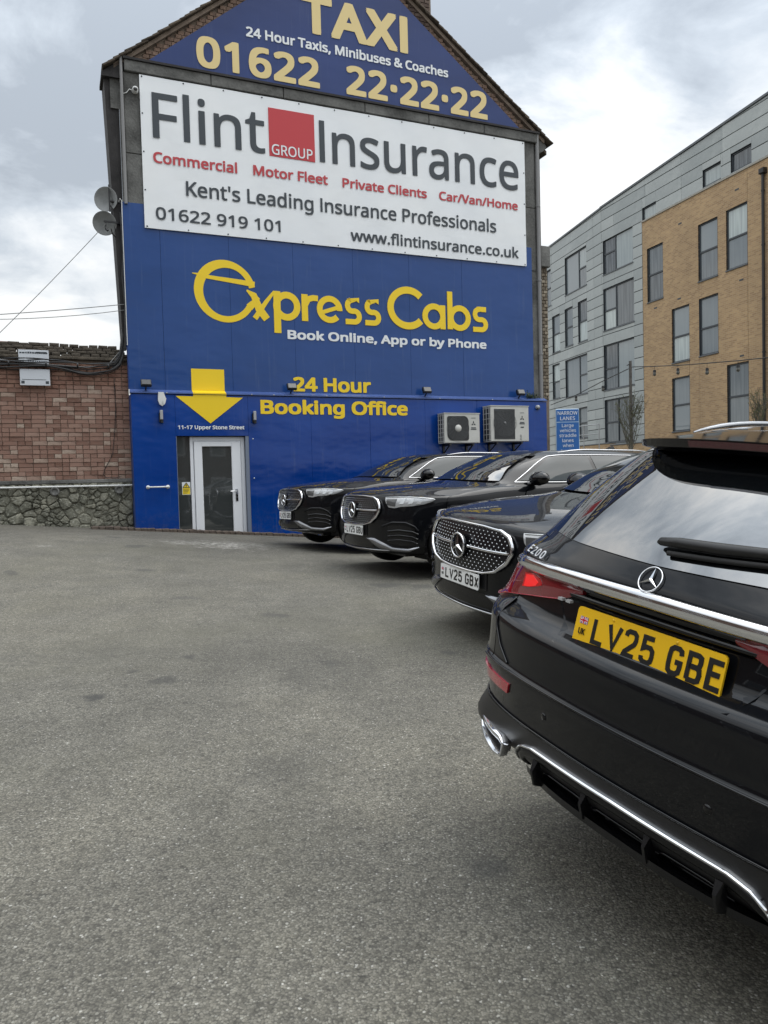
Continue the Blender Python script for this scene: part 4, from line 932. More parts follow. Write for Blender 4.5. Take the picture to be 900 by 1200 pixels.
for (x, z, zc_) in ((-18.34, 4.53, 4.758), (-19.62, 4.622, 4.881), (-20.954, 4.812, 5.014), (-22.139, 4.928, 5.16), (-25.17, 4.767, 5.06), (-27.034, 4.594, 4.743), (-16.6, 4.4, 4.6)):
    p = at_b(x, z, 17); c0 = at_b(x, zc_, 17)
    o = MB().tube([c0, p+Vector((0, 0, .09))], [.006, .006], 5).tube([p+Vector((0, 0, .11)), p+Vector((0, 0, .03))], [.045, .055], 8).build('lamp_holder', m_blk, t)
    b_ = MB().lathe([(0, -.10), (.045, -.08), (.058, -.03), (.04, .03)], 'z', p, 10).build('bulb', m_bulb, o)
# young trees just coming into leaf
m_bark = weathered('young_bark', (0.07, 0.065, 0.05), (0.16, 0.15, 0.12), 20, .9)
m_bud = weathered('spring_leaf', (0.07, 0.09, 0.02), (0.16, 0.19, 0.06), 20, .7)
def tree(px, py, z0, H, spread, lab, seed, nb):
    t = empty('young_tree', (px, py, z0), 0, lab, 'tree', 'bare young trees in front of the apartment block')
    R_ = random.Random(seed); tr = MB(); tw = MB(); lf = MB()
    tr.tube([(0, 0, -.8), (.02, 0, H*.3), (-.03, .02, H*.65), (0, 0, H)], [.05, .035, .02, .006], 8)
    for k in range(nb):
        z = H*R_.uniform(.02, .8); a = R_.uniform(0, 2*PI); L_ = (H-z)*R_.uniform(.5, .95); s_ = spread*R_.uniform(.4, 1)
        p = [Vector((math.cos(a)*s_*(f**.7), math.sin(a)*s_*(f**.7)*.8, z+L_*f)) for f in (0, .25, .5, .75, 1)]
        tr.tube(p, [.014, .011, .008, .006, .003], 5)
        for j in range(9):
            f = R_.uniform(.15, 1); c0 = p[0].lerp(p[-1], f) if f < .2 else p[min(3, int(f*4))].lerp(p[min(4, int(f*4)+1)], f*4 % 1)
            e_ = c0+Vector((R_.uniform(-.2, .2), R_.uniform(-.2, .2), R_.uniform(.05, .32))); tw.tube([c0, c0.lerp(e_, .5)+Vector((0, 0, .02)), e_], [.005, .004, .002], 4, False)
            for m_ in range(5):
                b0 = c0.lerp(e_, R_.random()); u = Vector((R_.uniform(-1, 1), R_.uniform(-1, 1), R_.uniform(-.3, 1))).normalized()*R_.uniform(.02, .042); v_ = u.cross(Vector((R_.random(), R_.random(), R_.random()))).normalized()*.011
                lf.add([b0, b0+u*.5+v_, b0+u, b0+u*.5-v_], [(0, 1, 2, 3)])
    tr.build('trunk', m_bark, t); tw.build('twigs', m_bark, t); lf.build('leaves', m_bud, t)
p = at_b(-24.9, 0, 18)*.93; tree(p.x, p.y, 2.2, 2.15, .62, 'bare young tree with fine twigs beside the wooden pole', 3, 26)
p = at_b(-18.55, 0, 18); tree(p.x, p.y, 2.0, 1.85, .38, 'small upright young tree with new leaves by the black drainpipe', 5, 20)
# ------------------------------------------------------------------ unseen terraces: rear one shows in door glass, left one added to darken reflections
def back_block(x, y, rz, L_, H_, lab):
    t = empty('brick_terrace', (x, y, -.6), rz, lab, 'building', 'plain terraces around the yard, seen in reflections')
    MB().box(-L_/2, L_/2, 0, 7, 0, H_).build('wall', m_brest2, t)
    q = MB(); q.prism([(-.3, H_-.1), (7.3, H_-.1), (3.5, H_+2.6)], -L_/2-.2, L_/2+.2); q.xf(Matrix(((0, 1, 0, 0), (1, 0, 0, 0), (0, 0, 1, 0), (0, 0, 0, 1)))); q.build('roof', m_tile, t)
    n = int(L_/3)
    for k in range(n):
        xx = -L_/2+1.5+k*3.0
        for z in (1.1, 4.0):
            o = MB().box(xx-.55, xx+.55, -.03, .05, z, z+1.5).build('window', m_upvc, t); MB().box(xx-.49, xx+.49, -.04, -.02, z+.06, z+1.44).build('pane', m_glass, o)
m_brest2 = weathered('dark_terrace_brick', (0.05, 0.032, 0.026), (0.11, 0.07, 0.055), 3, .9, .3, .01, 30)
back_block(-3, -16, PI, 44, 7.0, 'long plain brick terrace on the far side of the yard, mirrored in the door glass')
back_block(-17, 2, PI/2, 30, 6.5, 'added unseen brick terrace left of the yard, to darken reflections in the paintwork')
# ------------------------------------------------------------------ cars: one estate car, copied
def pchip(tk, Y, tq):
    """monotone cubic interpolation of Y (n, ...) at knots tk"""
    h = np.diff(tk); dlt = np.diff(Y, axis=0)/h.reshape(-1, *([1]*(Y.ndim-1))); n = len(tk); d = np.zeros_like(Y)
    for i in range(1, n-1):
        a, b = dlt[i-1], dlt[i]; w1, w2 = 2*h[i]+h[i-1], h[i]+2*h[i-1]
        with np.errstate(divide='ignore', invalid='ignore'): v = (w1+w2)/(w1/a+w2/b)
        d[i] = np.where(a*b > 0, v, 0)
    d[0] = dlt[0]; d[-1] = dlt[-1]
    ix = np.clip(np.searchsorted(tk, tq, side='right')-1, 0, n-2); t = (tq-tk[ix])/h[ix]
    sh = (-1,)+(1,)*(Y.ndim-1); t = t.reshape(sh); hh = h[ix].reshape(sh)
    return (2*t**3-3*t**2+1)*Y[ix]+(t**3-2*t**2+t)*hh*d[ix]+(-2*t**3+3*t**2)*Y[ix+1]+(t**3-t**2)*hh*d[ix+1]
def ring(xf, xr, wd, zf, zs, zr, zmid=None):
    F = [(0, 0), (-.028, .36), (-.125, .67), (-.30, .885), (-.56, .965)]; Rr = [(.60, .985), (.27, .93), (.09, .74), (.022, .40), (0, 0)]
    if zs < .4: Rr = [(.58, 1.0), (.21, .975), (.06, .80), (.016, .42), (0, 0)]
    out = [(xf+a, b*wd, zf+(zs-zf)*[0, .03, .12, .45, .8][i]) for i, (a, b) in enumerate(F)]
    out += [(1.62, wd*.99, zs), (.85, wd*.985, zs), (.05, wd*.98, zs), (-.65, wd*.985, zs), (-1.34, wd, zs)]
    out += [(xr+a, b*wd, zs+(zr-zs)*[.15, .6, .9, 1, 1][i]) for i, (a, b) in enumerate(Rr)]
    return out
RG = [ring(2.28, -2.28, .80, .22, .20, .25), ring(2.43, -2.37, .885, .25, .24, .285), ring(2.475, -2.45, .915, .34, .36, .36), ring(2.475, -2.475, .928, .45, .46, .455),
      ring(2.478, -2.489, .94, .585, .60, .598), ring(2.475, -2.478, .942, .64, .655, .613), ring(2.462, -2.468, .942, .74, .75, .745), ring(2.43, -2.392, .932, .875, .85, .802)]
RG.append([(2.375, 0, .915), (2.350, .32, .912), (2.24, .61, .90), (2.03, .785, .885), (1.74, .862, .89), (1.45, .89, .905), (.8, .90, .925), (.05, .90, .93), (-.65, .90, .935), (-1.34, .905, .935), (-1.8, .89, .925), (-2.12, .815, .91), (-2.28, .665, .91), (-2.352, .36, .915), (-2.368, 0, .915)])
RG.append([(2.08, 0, .965), (2.06, .30, .962), (1.97, .55, .955), (1.80, .72, .945), (1.5, .815, .945), (1.15, .855, .955), (.65, .875, .968), (0, .88, .975), (-.65, .88, .98), (-1.3, .88, .98), (-1.8, .865, .972), (-2.12, .795, .958), (-2.295, .655, .955), (-2.378, .36, .957), (-2.395, 0, .96)])
RG.append([(1.30, 0, 1.045), (1.28, .28, 1.04), (1.20, .54, 1.025), (1.03, .73, 1.01), (.82, .82, 1.0), (.5, .85, 1.0), (.2, .862, 1.0), (-.25, .865, 1.005), (-.75, .865, 1.005), (-1.3, .86, 1.005), (-1.76, .835, 1.01), (-2.06, .755, 1.02), (-2.235, .61, 1.027), (-2.335, .33, 1.033), (-2.36, 0, 1.035)])
RG.append([(.93, 0, 1.20), (.91, .26, 1.195), (.84, .49, 1.19), (.68, .66, 1.19), (.48, .73, 1.19), (.3, .75, 1.19), (.05, .76, 1.195), (-.35, .765, 1.2), (-.8, .765, 1.2), (-1.3, .76, 1.2), (-1.66, .735, 1.2), (-1.90, .67, 1.2), (-2.05, .545, 1.205), (-2.145, .30, 1.21), (-2.175, 0, 1.215)])
RG.append([(.52, 0, 1.36), (.50, .24, 1.355), (.44, .43, 1.345), (.32, .565, 1.335), (.16, .62, 1.335), (.05, .635, 1.34), (-.1, .645, 1.345), (-.4, .65, 1.35), (-.85, .65, 1.352), (-1.28, .645, 1.35), (-1.56, .62, 1.345), (-1.74, .57, 1.34), (-1.86, .47, 1.345), (-1.93, .27, 1.352), (-1.955, 0, 1.355)])
RG.append([(.25, 0, 1.412), (.24, .17, 1.41), (.2, .31, 1.405), (.12, .42, 1.402), (.02, .47, 1.402), (-.08, .48, 1.405), (-.2, .48, 1.413), (-.45, .48, 1.418), (-.85, .48, 1.418), (-1.22, .475, 1.413), (-1.46, .455, 1.408), (-1.60, .41, 1.402), (-1.70, .33, 1.40), (-1.76, .18, 1.402), (-1.78, 0, 1.402)])
RG.append([(.02-.11*j, 0, 1.432-.0004*(j-6)**2) for j in range(15)])
CG = np.array(RG, float)                         # (ring v, column u, xyz)
NV, NU = CG.shape[0], CG.shape[1]; RES = 24
tu = np.concatenate([[0], np.cumsum(np.linalg.norm(np.diff(CG, axis=1), axis=2).mean(axis=0))]); tv = np.concatenate([[0], np.cumsum(np.linalg.norm(np.diff(CG, axis=0), axis=2).mean(axis=1))])
def _par(t, n): return np.interp(np.linspace(0, n-1, (n-1)*RES+1), np.arange(n), t)
# mirror one column across the centre plane at both ends so the curves cross y = 0 squarely
MC = np.concatenate([CG[:, 1:2]*np.array([1, -1, 1]), CG, CG[:, -2:-1]*np.array([1, -1, 1])], axis=1); tum = np.concatenate([[-tu[1]], tu, [2*tu[-1]-tu[-2]]])
A1 = np.swapaxes(pchip(tum, np.swapaxes(MC, 0, 1), _par(tu, NU)), 0, 1)
SG = pchip(tv, A1, _par(tv, NV))                 # dense grid ((NV-1)*RES+1, (NU-1)*RES+1, 3)
SG[:, 0, 1] = 0; SG[:, -1, 1] = 0
HV, HU = SG.shape[0], SG.shape[1]
dU = np.gradient(SG, axis=1); dV = np.gradient(SG, axis=0); NRM = np.cross(dU, dV); NRM /= np.linalg.norm(NRM, axis=2, keepdims=True)+1e-12
if NRM[HV//4, HU//2, 1] < 0: NRM = -NRM
NRM[-RES:, :, :] = np.where(NRM[-RES:, :, 2:3] < 0, -NRM[-RES:], NRM[-RES:]); NRM[-1] = (0, 0, 1)
def bil(A, u, v):
    a = min(max(u*RES, 0), HU-1.001); b = min(max(v*RES, 0), HV-1.001); i, j = int(a), int(b); fa, fb = a-i, b-j
    return (A[j, i]*(1-fa)+A[j, i+1]*fa)*(1-fb)+(A[j+1, i]*(1-fa)+A[j+1, i+1]*fa)*fb
def P_uv(u, v, off=0.0, sy=1):
    p = bil(SG, u, v)+bil(NRM, u, v)*off; return Vector((p[0], p[1]*sy, p[2]))
def v_at(u, z, vmax=13):
    a = min(max(u*RES, 0), HU-1.001); i = int(a); fa = a-i; col = SG[:int(vmax*RES), i, 2]*(1-fa)+SG[:int(vmax*RES), i+1, 2]*fa
    return float(np.interp(z, np.maximum.accumulate(col), np.arange(len(col))/RES))
def P_uz(u, z, off=0.0, sy=1): return P_uv(u, v_at(u, z), off, sy)
def u_solve(axis, val, z, lo, hi):
    for _ in range(26):
        mid = (lo+hi)/2; c = P_uz(mid, z)[axis]
        if axis == 1: up = (c < abs(val)) if lo_front else (c > abs(val))
        else: up = c > val
        if up: lo = mid
        else: hi = mid
    return (lo+hi)/2
lo_front = True
def P_k(kind, a, z, off=0.0, sy=1):
    """kind F: a = y seen from the front, R: y seen from the rear, S: a = x seen from the side, U: a = column"""
    global lo_front
    if kind == 'U': return P_uz(a, z, off, sy)
    if kind == 'S': return P_uz(u_solve(0, a, z, 3.0, 12.0), z, off, sy)
    s_ = -1 if a < 0 else 1; lo_front = kind == 'F'
    u = u_solve(1, a, z, 0, 5.0) if kind == 'F' else u_solve(1, a, z, 9.6, 14.0)
    return P_uz(u, z, off, sy*s_)
def resample(pts, n):
    P_ = np.array(pts, float); d = np.concatenate([[0], np.cumsum(np.linalg.norm(np.diff(P_, axis=0), axis=1))]); q = np.linspace(0, d[-1], n)
    return np.stack([np.interp(q, d, P_[:, k]) for k in range(P_.shape[1])], 1)
def patch(kind, top, bot, nu, nv, off, th=.006, sy=1, mb=None, smooth=True, inner=None, rowf=None):
    T, B = resample(top, nu+1), resample(bot, nu+1); mb = mb or MB(); vs = []
    for j in range(nv+1):
        f = j/nv
        for i in range(nu+1):
            a, z = T[i]*(1-f)+B[i]*f; o = off(i/nu, f) if callable(off) else off
            vs.append(P_k(kind, a, z, o, sy))
    fs = [(j*(nu+1)+i, (j+1)*(nu+1)+i, (j+1)*(nu+1)+i+1, j*(nu+1)+i+1) for j in range(nv) for i in range(nu)]
    mb.add(vs, fs, smooth)
    rim = [i for i in range(nu+1)]+[j*(nu+1)+nu for j in range(1, nv+1)]+[nv*(nu+1)+i for i in range(nu-1, -1, -1)]+[j*(nu+1) for j in range(nv-1, 0, -1)]
    lo = []
    for r_ in rim:
        j, i = divmod(r_, nu+1); f = j/nv; a, z = T[i]*(1-f)+B[i]*f; o = off(i/nu, f) if callable(off) else off; lo.append(P_k(kind, a, z, o-th, sy))
    n = len(rim); mb.add([vs[r_] for r_ in rim]+lo, [(k, (k+1) % n, n+(k+1) % n, n+k) for k in range(n)])
    return mb
def line(kind, pts, r, off, n, mb=None, sy=1, sides=6, squash=None):
    mb = mb or MB(); pp_ = [P_k(kind, a, z, off, sy) for a, z in resample(pts, n)]
    return mb.tube(pp_, r, sides)
def strip(kind, pts, wd, off, n, th=.008, mb=None, sy=1, taper=0, wfun=None, tilt=0):
    """flat band following the surface, wd in z, with a raised middle"""
    R_ = resample(pts, n); mb = mb or MB(); prof = [(-.5, -th), (-.5, 0), (-.25, .0022), (.25, .0022), (.5, 0), (.5, -th)]; vs = []
    for i, (a, z) in enumerate(R_):
        f = i/(n-1); w_i = wd*(wfun(f) if wfun else 1)
        for q_, h_ in prof: vs.append(P_k(kind, a, z+q_*w_i, off+h_+(tilt*(.5-q_) if h_ >= 0 else 0), sy))
    m = len(prof); fs = [(i*m+k, i*m+k+1, (i+1)*m+k+1, (i+1)*m+k) for i in range(n-1) for k in range(m-1)]
    fs += [tuple(range(m)), tuple((n-1)*m+k for k in range(m-1, -1, -1))]
    return mb.add(vs, fs, True)

# materials
m_paint = mat('black_car_paint', (0.0045, 0.005, 0.0065), .35, 0, 1.5, 1.0); g = G(m_paint)
fl = g.n('ShaderNodeTexVoronoi', {'Vector': g.tc.outputs['Object'], 'Scale': 900.0}); sc_ = g.n('ShaderNodeSeparateColor', {0: fl.outputs['Color']}).outputs[0]

g.b.inputs['Coat IOR'].default_value = 1.37; g.b.inputs['Specular IOR Level'].default_value = .05
m_cgl = mat('tinted_car_glass', (0.004, 0.005, 0.006), .02, 0, 2.8)
m_sgl = mat('side_car_glass', (0.022, 0.030, 0.032), .03, 0, 1.45)
m_gloss = mat('gloss_black_trim', (0.003, 0.003, 0.004), .08, 0, 1.5)
m_satin = weathered('satin_black_plastic', (0.008, 0.008, 0.009), (0.013, 0.013, 0.014), 9, .38, .06, .001, 400)
m_silver = mat('satin_silver_trim', (0.55, 0.56, 0.58), .22, 1.0)
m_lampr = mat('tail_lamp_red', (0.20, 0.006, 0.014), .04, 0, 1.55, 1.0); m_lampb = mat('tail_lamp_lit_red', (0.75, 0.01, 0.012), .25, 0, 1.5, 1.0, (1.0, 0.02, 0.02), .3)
m_refl = mat('reflector_red', (0.42, 0.006, 0.022), .12, 0, 1.5, 1.0)
m_lampd = mat('headlamp_interior', (0.50, 0.51, 0.52), .3, .35, 1.5, 1.0); m_lampw = mat('headlamp_element', (0.60, 0.62, 0.63), .12, .4, 1.5, 1.0); m_lampk = mat('headlamp_dark', (0.07, .072, .075), .08, 0, 1.6, 1.0)
m_rub = weathered('tyre_rubber', (0.010, 0.010, 0.010), (0.022, 0.021, 0.020), 10, .8, .2, .002, 150)
m_gr = mat('grille_black', (0.006, 0.006, 0.007), .25); m_plw = mat('number_plate_white', (0.80, 0.81, 0.80), .35); m_ply = mat('number_plate_yellow', (0.80, 0.47, 0.008), .35)
m_plk = mat('plate_black', (0.008, 0.008, 0.008), .4); m_brake = mat('high_brake_light', (0.06, 0.004, 0.01), .15, 0, 1.5, 1.0)
m_navy = mat('flag_blue', (0.02, 0.03, 0.30), .4); m_flr = mat('flag_red', (0.6, 0.02, 0.04), .4); m_flw = mat('flag_white', (0.75, .75, .75), .4)
WR, WXF, WXR, WZ = .352, 1.62, -1.34, .345

def body_panel(name, u0, u1, v0, v1, root, both=False, sy=1, gap=.0035, mt=None, cuts=None, du=1/6, dv=1/6, flange=.02):
    nu = max(2, int(round((u1-u0)/du))); nv = max(2, int(round((v1-v0)/dv)))
    us = np.linspace(u0, u1, nu+1); vs_ = np.linspace(v0, v1, nv+1)
    # shrink the borders slightly so that a real shut line stays open (not at the centre plane or the spine)
    sc_u = np.mean(np.linalg.norm(dU[int(min(v0*RES+4, HV-2)):int(v1*RES)+1].reshape(-1, 3), axis=1))*RES; sc_v = np.mean(np.linalg.norm(dV.reshape(-1, 3), axis=1))*RES
    cl = lambda u: u <= 1e-6 or u >= NU-1-1e-6
    if not cl(u0): us[0] += gap/.35
    if not cl(u1): us[-1] -= gap/.35
    if v0 > 0: vs_[0] += gap/.12*.5
    if v1 < NV-1: vs_[-1] -= gap/.12*.5
    def make(s_, mb):
        grid = [[P_uv(u, v, 0, s_) for u in us] for v in vs_]; base = len(mb.v); keep = []
        W_ = nu+1; alive = set()
        for c_ in (cuts or []):
            for j in range(nv+1):
                for i in range(nu+1):
                    p = grid[j][i]; dx, dz = p.x-c_, p.z-WZ; d_ = math.hypot(dx, dz)
                    if abs(d_-.385) < .055 and d_ > .385-.03 and abs(p.y) > .6: k_ = .385/d_; grid[j][i] = Vector((c_+dx*k_, p.y, WZ+dz*k_))
        fs = []
        for j in range(nv):
            for i in range(nu):
                if any(math.hypot((grid[j][i].x+grid[j+1][i+1].x+grid[j+1][i].x+grid[j][i+1].x)/4-c_, (grid[j][i].z+grid[j+1][i+1].z+grid[j+1][i].z+grid[j][i+1].z)/4-WZ) < .384 for c_ in (cuts or [])): continue
                f = (j*W_+i, j*W_+i+1, (j+1)*W_+i+1, (j+1)*W_+i); fs.append(f if s_ > 0 else f[::-1])
        mb.add([p for r_ in grid for p in r_], fs, True)
        # turned-in edges
        if flange:
            def fl_(idx):
                a = [(i_, j_) for i_, j_ in idx]; top = [grid[j_][i_] for i_, j_ in a]; low = [P_uv(us[i_], vs_[j_], -flange, s_) for i_, j_ in a]; n = len(a)
                mb.add(top+low, [(k, k+1, n+k+1, n+k) for k in range(n-1)])
            if not cuts:
                if not cl(u0): fl_([(0, j) for j in range(nv+1)])
                if not cl(u1): fl_([(nu, j) for j in range(nv+1)])
                if v0 > 0: fl_([(i, 0) for i in range(nu+1)])
                if v1 < NV-1: fl_([(i, nv) for i in range(nu+1)])
    mb = MB(); make(sy, mb)
    if both: make(-sy, mb)
    # weld the seam on the centre plane
    o = mb.build(name, mt or m_paint, root)
    if both:
        import bmesh
        bm = bmesh.new(); bm.from_mesh(o.data); bmesh.ops.remove_doubles(bm, verts=[v for v in bm.verts if abs(v.co.y) < 1e-4], dist=2e-4); bm.to_mesh(o.data); bm.free()
    return o

GLY = {'L': [[(0, 1), (0, 0), (1.05, 0)]], 'V': [[(-.10, 1), (.5, .02), (1.10, 1)]], '2': [[(0, .78), (.04, .92), (.25, 1), (.75, 1), (.97, .9), (1, .7), (.9, .52), (.08, .12), (0, 0), (1, 0)]],
       '5': [[(.95, 1), (.08, 1), (.06, .55), (.3, .62), (.75, .62), (.97, .5), (1, .3), (.95, .1), (.72, 0), (.25, 0), (.03, .1), (0, .22)]],
       'G': [[(1, .76), (.95, .92), (.72, 1), (.28, 1), (.05, .9), (0, .7), (0, .3), (.05, .1), (.28, 0), (.72, 0), (.95, .1), (1, .3), (1, .46), (.55, .46)]],
       'B': [[(0, 0), (0, 1), (.68, 1), (.92, .93), (.95, .75), (.88, .58), (.68, .53), (.05, .53)], [(.68, .53), (.93, .46), (1, .28), (.94, .07), (.70, 0), (0, 0)]],
       'E': [[(1, 1), (0, 1), (0, 0), (1, 0)], [(0, .53), (.85, .53)]], 'X': [[(0, 1), (1, 0)], [(0, 0), (1, 1)]], 'U': [[(0, 1), (0, .25), (.08, .07), (.3, 0), (.7, 0), (.92, .07), (1, .25), (1, 1)]],
       'O': [[(0, .3), (0, .7), (.06, .92), (.28, 1), (.72, 1), (.94, .92), (1, .7), (1, .3), (.94, .08), (.72, 0), (.28, 0), (.06, .08), (0, .3)]]}
def plate(root, text, mt, pos, facing, tilt, label):
    """facing +1: front plate, -1: rear plate; local x along viewer's right"""
    e_ = MB(); W_, H_ = .52, .111; r_ = .012; pts = []
    for cx_, cz_, a0 in ((W_/2-r_, H_/2-r_, 0), (-W_/2+r_, H_/2-r_, 90), (-W_/2+r_, -H_/2+r_, 180), (W_/2-r_, -H_/2+r_, 270)): pts += [(cx_+r_*math.cos(rad(a0+30*i)), cz_+r_*math.sin(rad(a0+30*i))) for i in range(4)]
    e_.prism(pts, -.003, .003); o = e_.build('number_plate', mt, root, label)
    rz = PI/2 if facing > 0 else -PI/2
    o.matrix_local = Matrix.Translation(pos) @ Matrix.Rotation(rz, 4, 'Z') @ Matrix.Rotation(-tilt, 4, 'X')
    q = MB(); x = -.187 if facing < 0 else -.19; k = 0
    for ch in text:
        if ch == ' ': x += .030; continue
        for st in GLY[ch]: k += 1; stroke(q, [(x+.007+a*.036, -.0325+b*.065) for a, b in st], .0135, -.0042-.0001*k, -.0030)
        x += .0615
    q.build('characters', m_plk, o)
    # country band: flag above, letters below
    bx = -.227
    q = MB(); q.box(bx-.016, bx+.016, -.0042, -.003, .008, .028); q.build('flag', m_navy, o); fo = o.children[-1]
    q = MB(); q.box(bx-.016, bx+.016, -.0048, -.0042, .0145, .0215) if False else None
    fw = MB(); fw.box(bx-.016, bx+.016, -.0047, -.0042, .0142, .0218); fw.box(bx-.0045, bx+.0045, -.0047, -.0042, .008, .028)
    stroke(fw, [(bx-.015, .0095), (bx+.015, .0265)], .0042, -.0046, -.0042); stroke(fw, [(bx-.015, .0265), (bx+.015, .0095)], .0042, -.0045, -.0042)
    fr_ = MB(); fr_.box(bx-.016, bx+.016, -.0052, -.0047, .0161, .0199); fr_.box(bx-.0023, bx+.0023, -.0052, -.0047, .008, .028); stroke(fr_, [(bx-.015, .0095), (bx+.015, .0265)], .0014, -.0050, -.0046); stroke(fr_, [(bx-.015, .0265), (bx+.015, .0095)], .0014, -.0049, -.0046)
    fw.build('flag_white', m_flw, o); fr_.build('flag_red', m_flr, o); fo.name = 'flag'
    lettering('UK', bx-.013, bx+.013, -.024, .018, -.0033, m_plk, o, .02, depth=.0008)
    q = MB()
    for sx, sz in ((-.115, .046), (-.115, -.046), (.11, .046), (.11, -.046)): q.lathe([(0, -.006), (.0035, -.0058), (.005, -.003)], 'y', (sx, 0, sz), 10)
    q.build('screws', mt, o)
    if facing < 0:
        q = MB()
        for k in range(14): q.box(-.052+k*.0072, -.048+k*.0072, -.0036, -.003, -.0495, -.0470)
        q.box(.205, .232, -.0036, -.003, -.0475, -.0455); q.build('small_print', m_plk, o)
    return o
def star(mb, R_, rt, d_=.004, slim=.155):
    """three-pointed star in a ring, in the local x-z plane facing -y"""
    n = 40
    for rr, r2 in ((R_, rt),):
        vs = []
        for i in range(n):
            a = 2*PI*i/n
            for k in range(6): b = 2*PI*k/6; vs.append(((rr+r2*math.cos(b))*math.cos(a), r2*math.sin(b)*.8, (rr+r2*math.cos(b))*math.sin(a)))
        mb.add(vs, [(i*6+k, i*6+(k+1) % 6, ((i+1) % n)*6+(k+1) % 6, ((i+1) % n)*6+k) for i in range(n) for k in range(6)], True)
    for a0 in (90, 210, 330):
        u = Vector((math.cos(rad(a0)), 0, math.sin(rad(a0)))); v_ = Vector((-u.z, 0, u.x)); wv = R_*slim
        A_ = u*R_; c0 = Vector((0, -d_*1.6, 0)); s1, s2 = v_*wv-u*wv*.58, -v_*wv-u*wv*.58
        s1 = (u*wv*.58+v_*wv); s2 = (u*wv*.58-v_*wv)
        mb.add([A_, s1, c0, s2, Vector((0, .002, 0))], [(0, 1, 2), (0, 2, 3), (0, 4, 1), (0, 3, 4)])
def wheel(root, x, y):
    sy = 1 if y > 0 else -1; t = MB(); s_ = sy
    pr = [(.245, -.10), (.25, -.112), (.30, -.118), (.335, -.108), (.348, -.085), (.352, -.04), (.352, .04), (.348, .085), (.335, .108), (.30, .118), (.25, .112), (.245, .10)]
    t.lathe([(r_, h_) for r_, h_ in pr], 'y', (0, 0, 0), 40)
    for k in range(3): t.lathe([(.3535, -.055+k*.05), (.3535, -.040+k*.05)], 'y', (0, 0, 0), 40)
    o = t.build('wheel', m_rub, root); o.location = (x, y, WZ)
    r_ = MB(); Y_ = .085*s_
    r_.lathe([(.238, Y_*1.2), (.248, Y_*1.22), (.248, -.1*s_), (.236, -.1*s_), (.228, Y_*1.0)], 'y', (0, 0, 0), 40); r_.lathe([(0, Y_*1.12), (.035, Y_*1.12), (.06, Y_*1.0), (.06, Y_*.6)], 'y', (0, 0, 0), 20)
    for k in range(5):
        for dd in (-.16, .16):
            a = 2*PI*k/5+dd; b = 2*PI*k/5+dd*1.35
            p0 = Vector((.045*math.cos(a), Y_*.95, .045*math.sin(a))); p1 = Vector((.235*math.cos(b), Y_*1.12, .235*math.sin(b))); d_ = (p1-p0).normalized(); w_v = d_.cross(Vector((0, 1, 0)))*.011
            dp = Vector((0, -.03*s_, 0)); r_.add([p0-w_v, p0+w_v, p1+w_v*1.3, p1-w_v*1.3, p0-w_v+dp, p0+w_v+dp, p1+w_v+dp, p1-w_v+dp], [(0, 1, 2, 3), (0, 4, 5, 1), (2, 6, 7, 3), (1, 5, 6, 2), (3, 7, 4, 0)])
    r_.build('rim', m_silver, o)
    q = MB(); q.lathe([(0, -.02*s_), (.16, -.02*s_), (.165, -.035*s_)], 'y', (0, 0, 0), 30); q.build('brake_disc', m_galv, o); return o

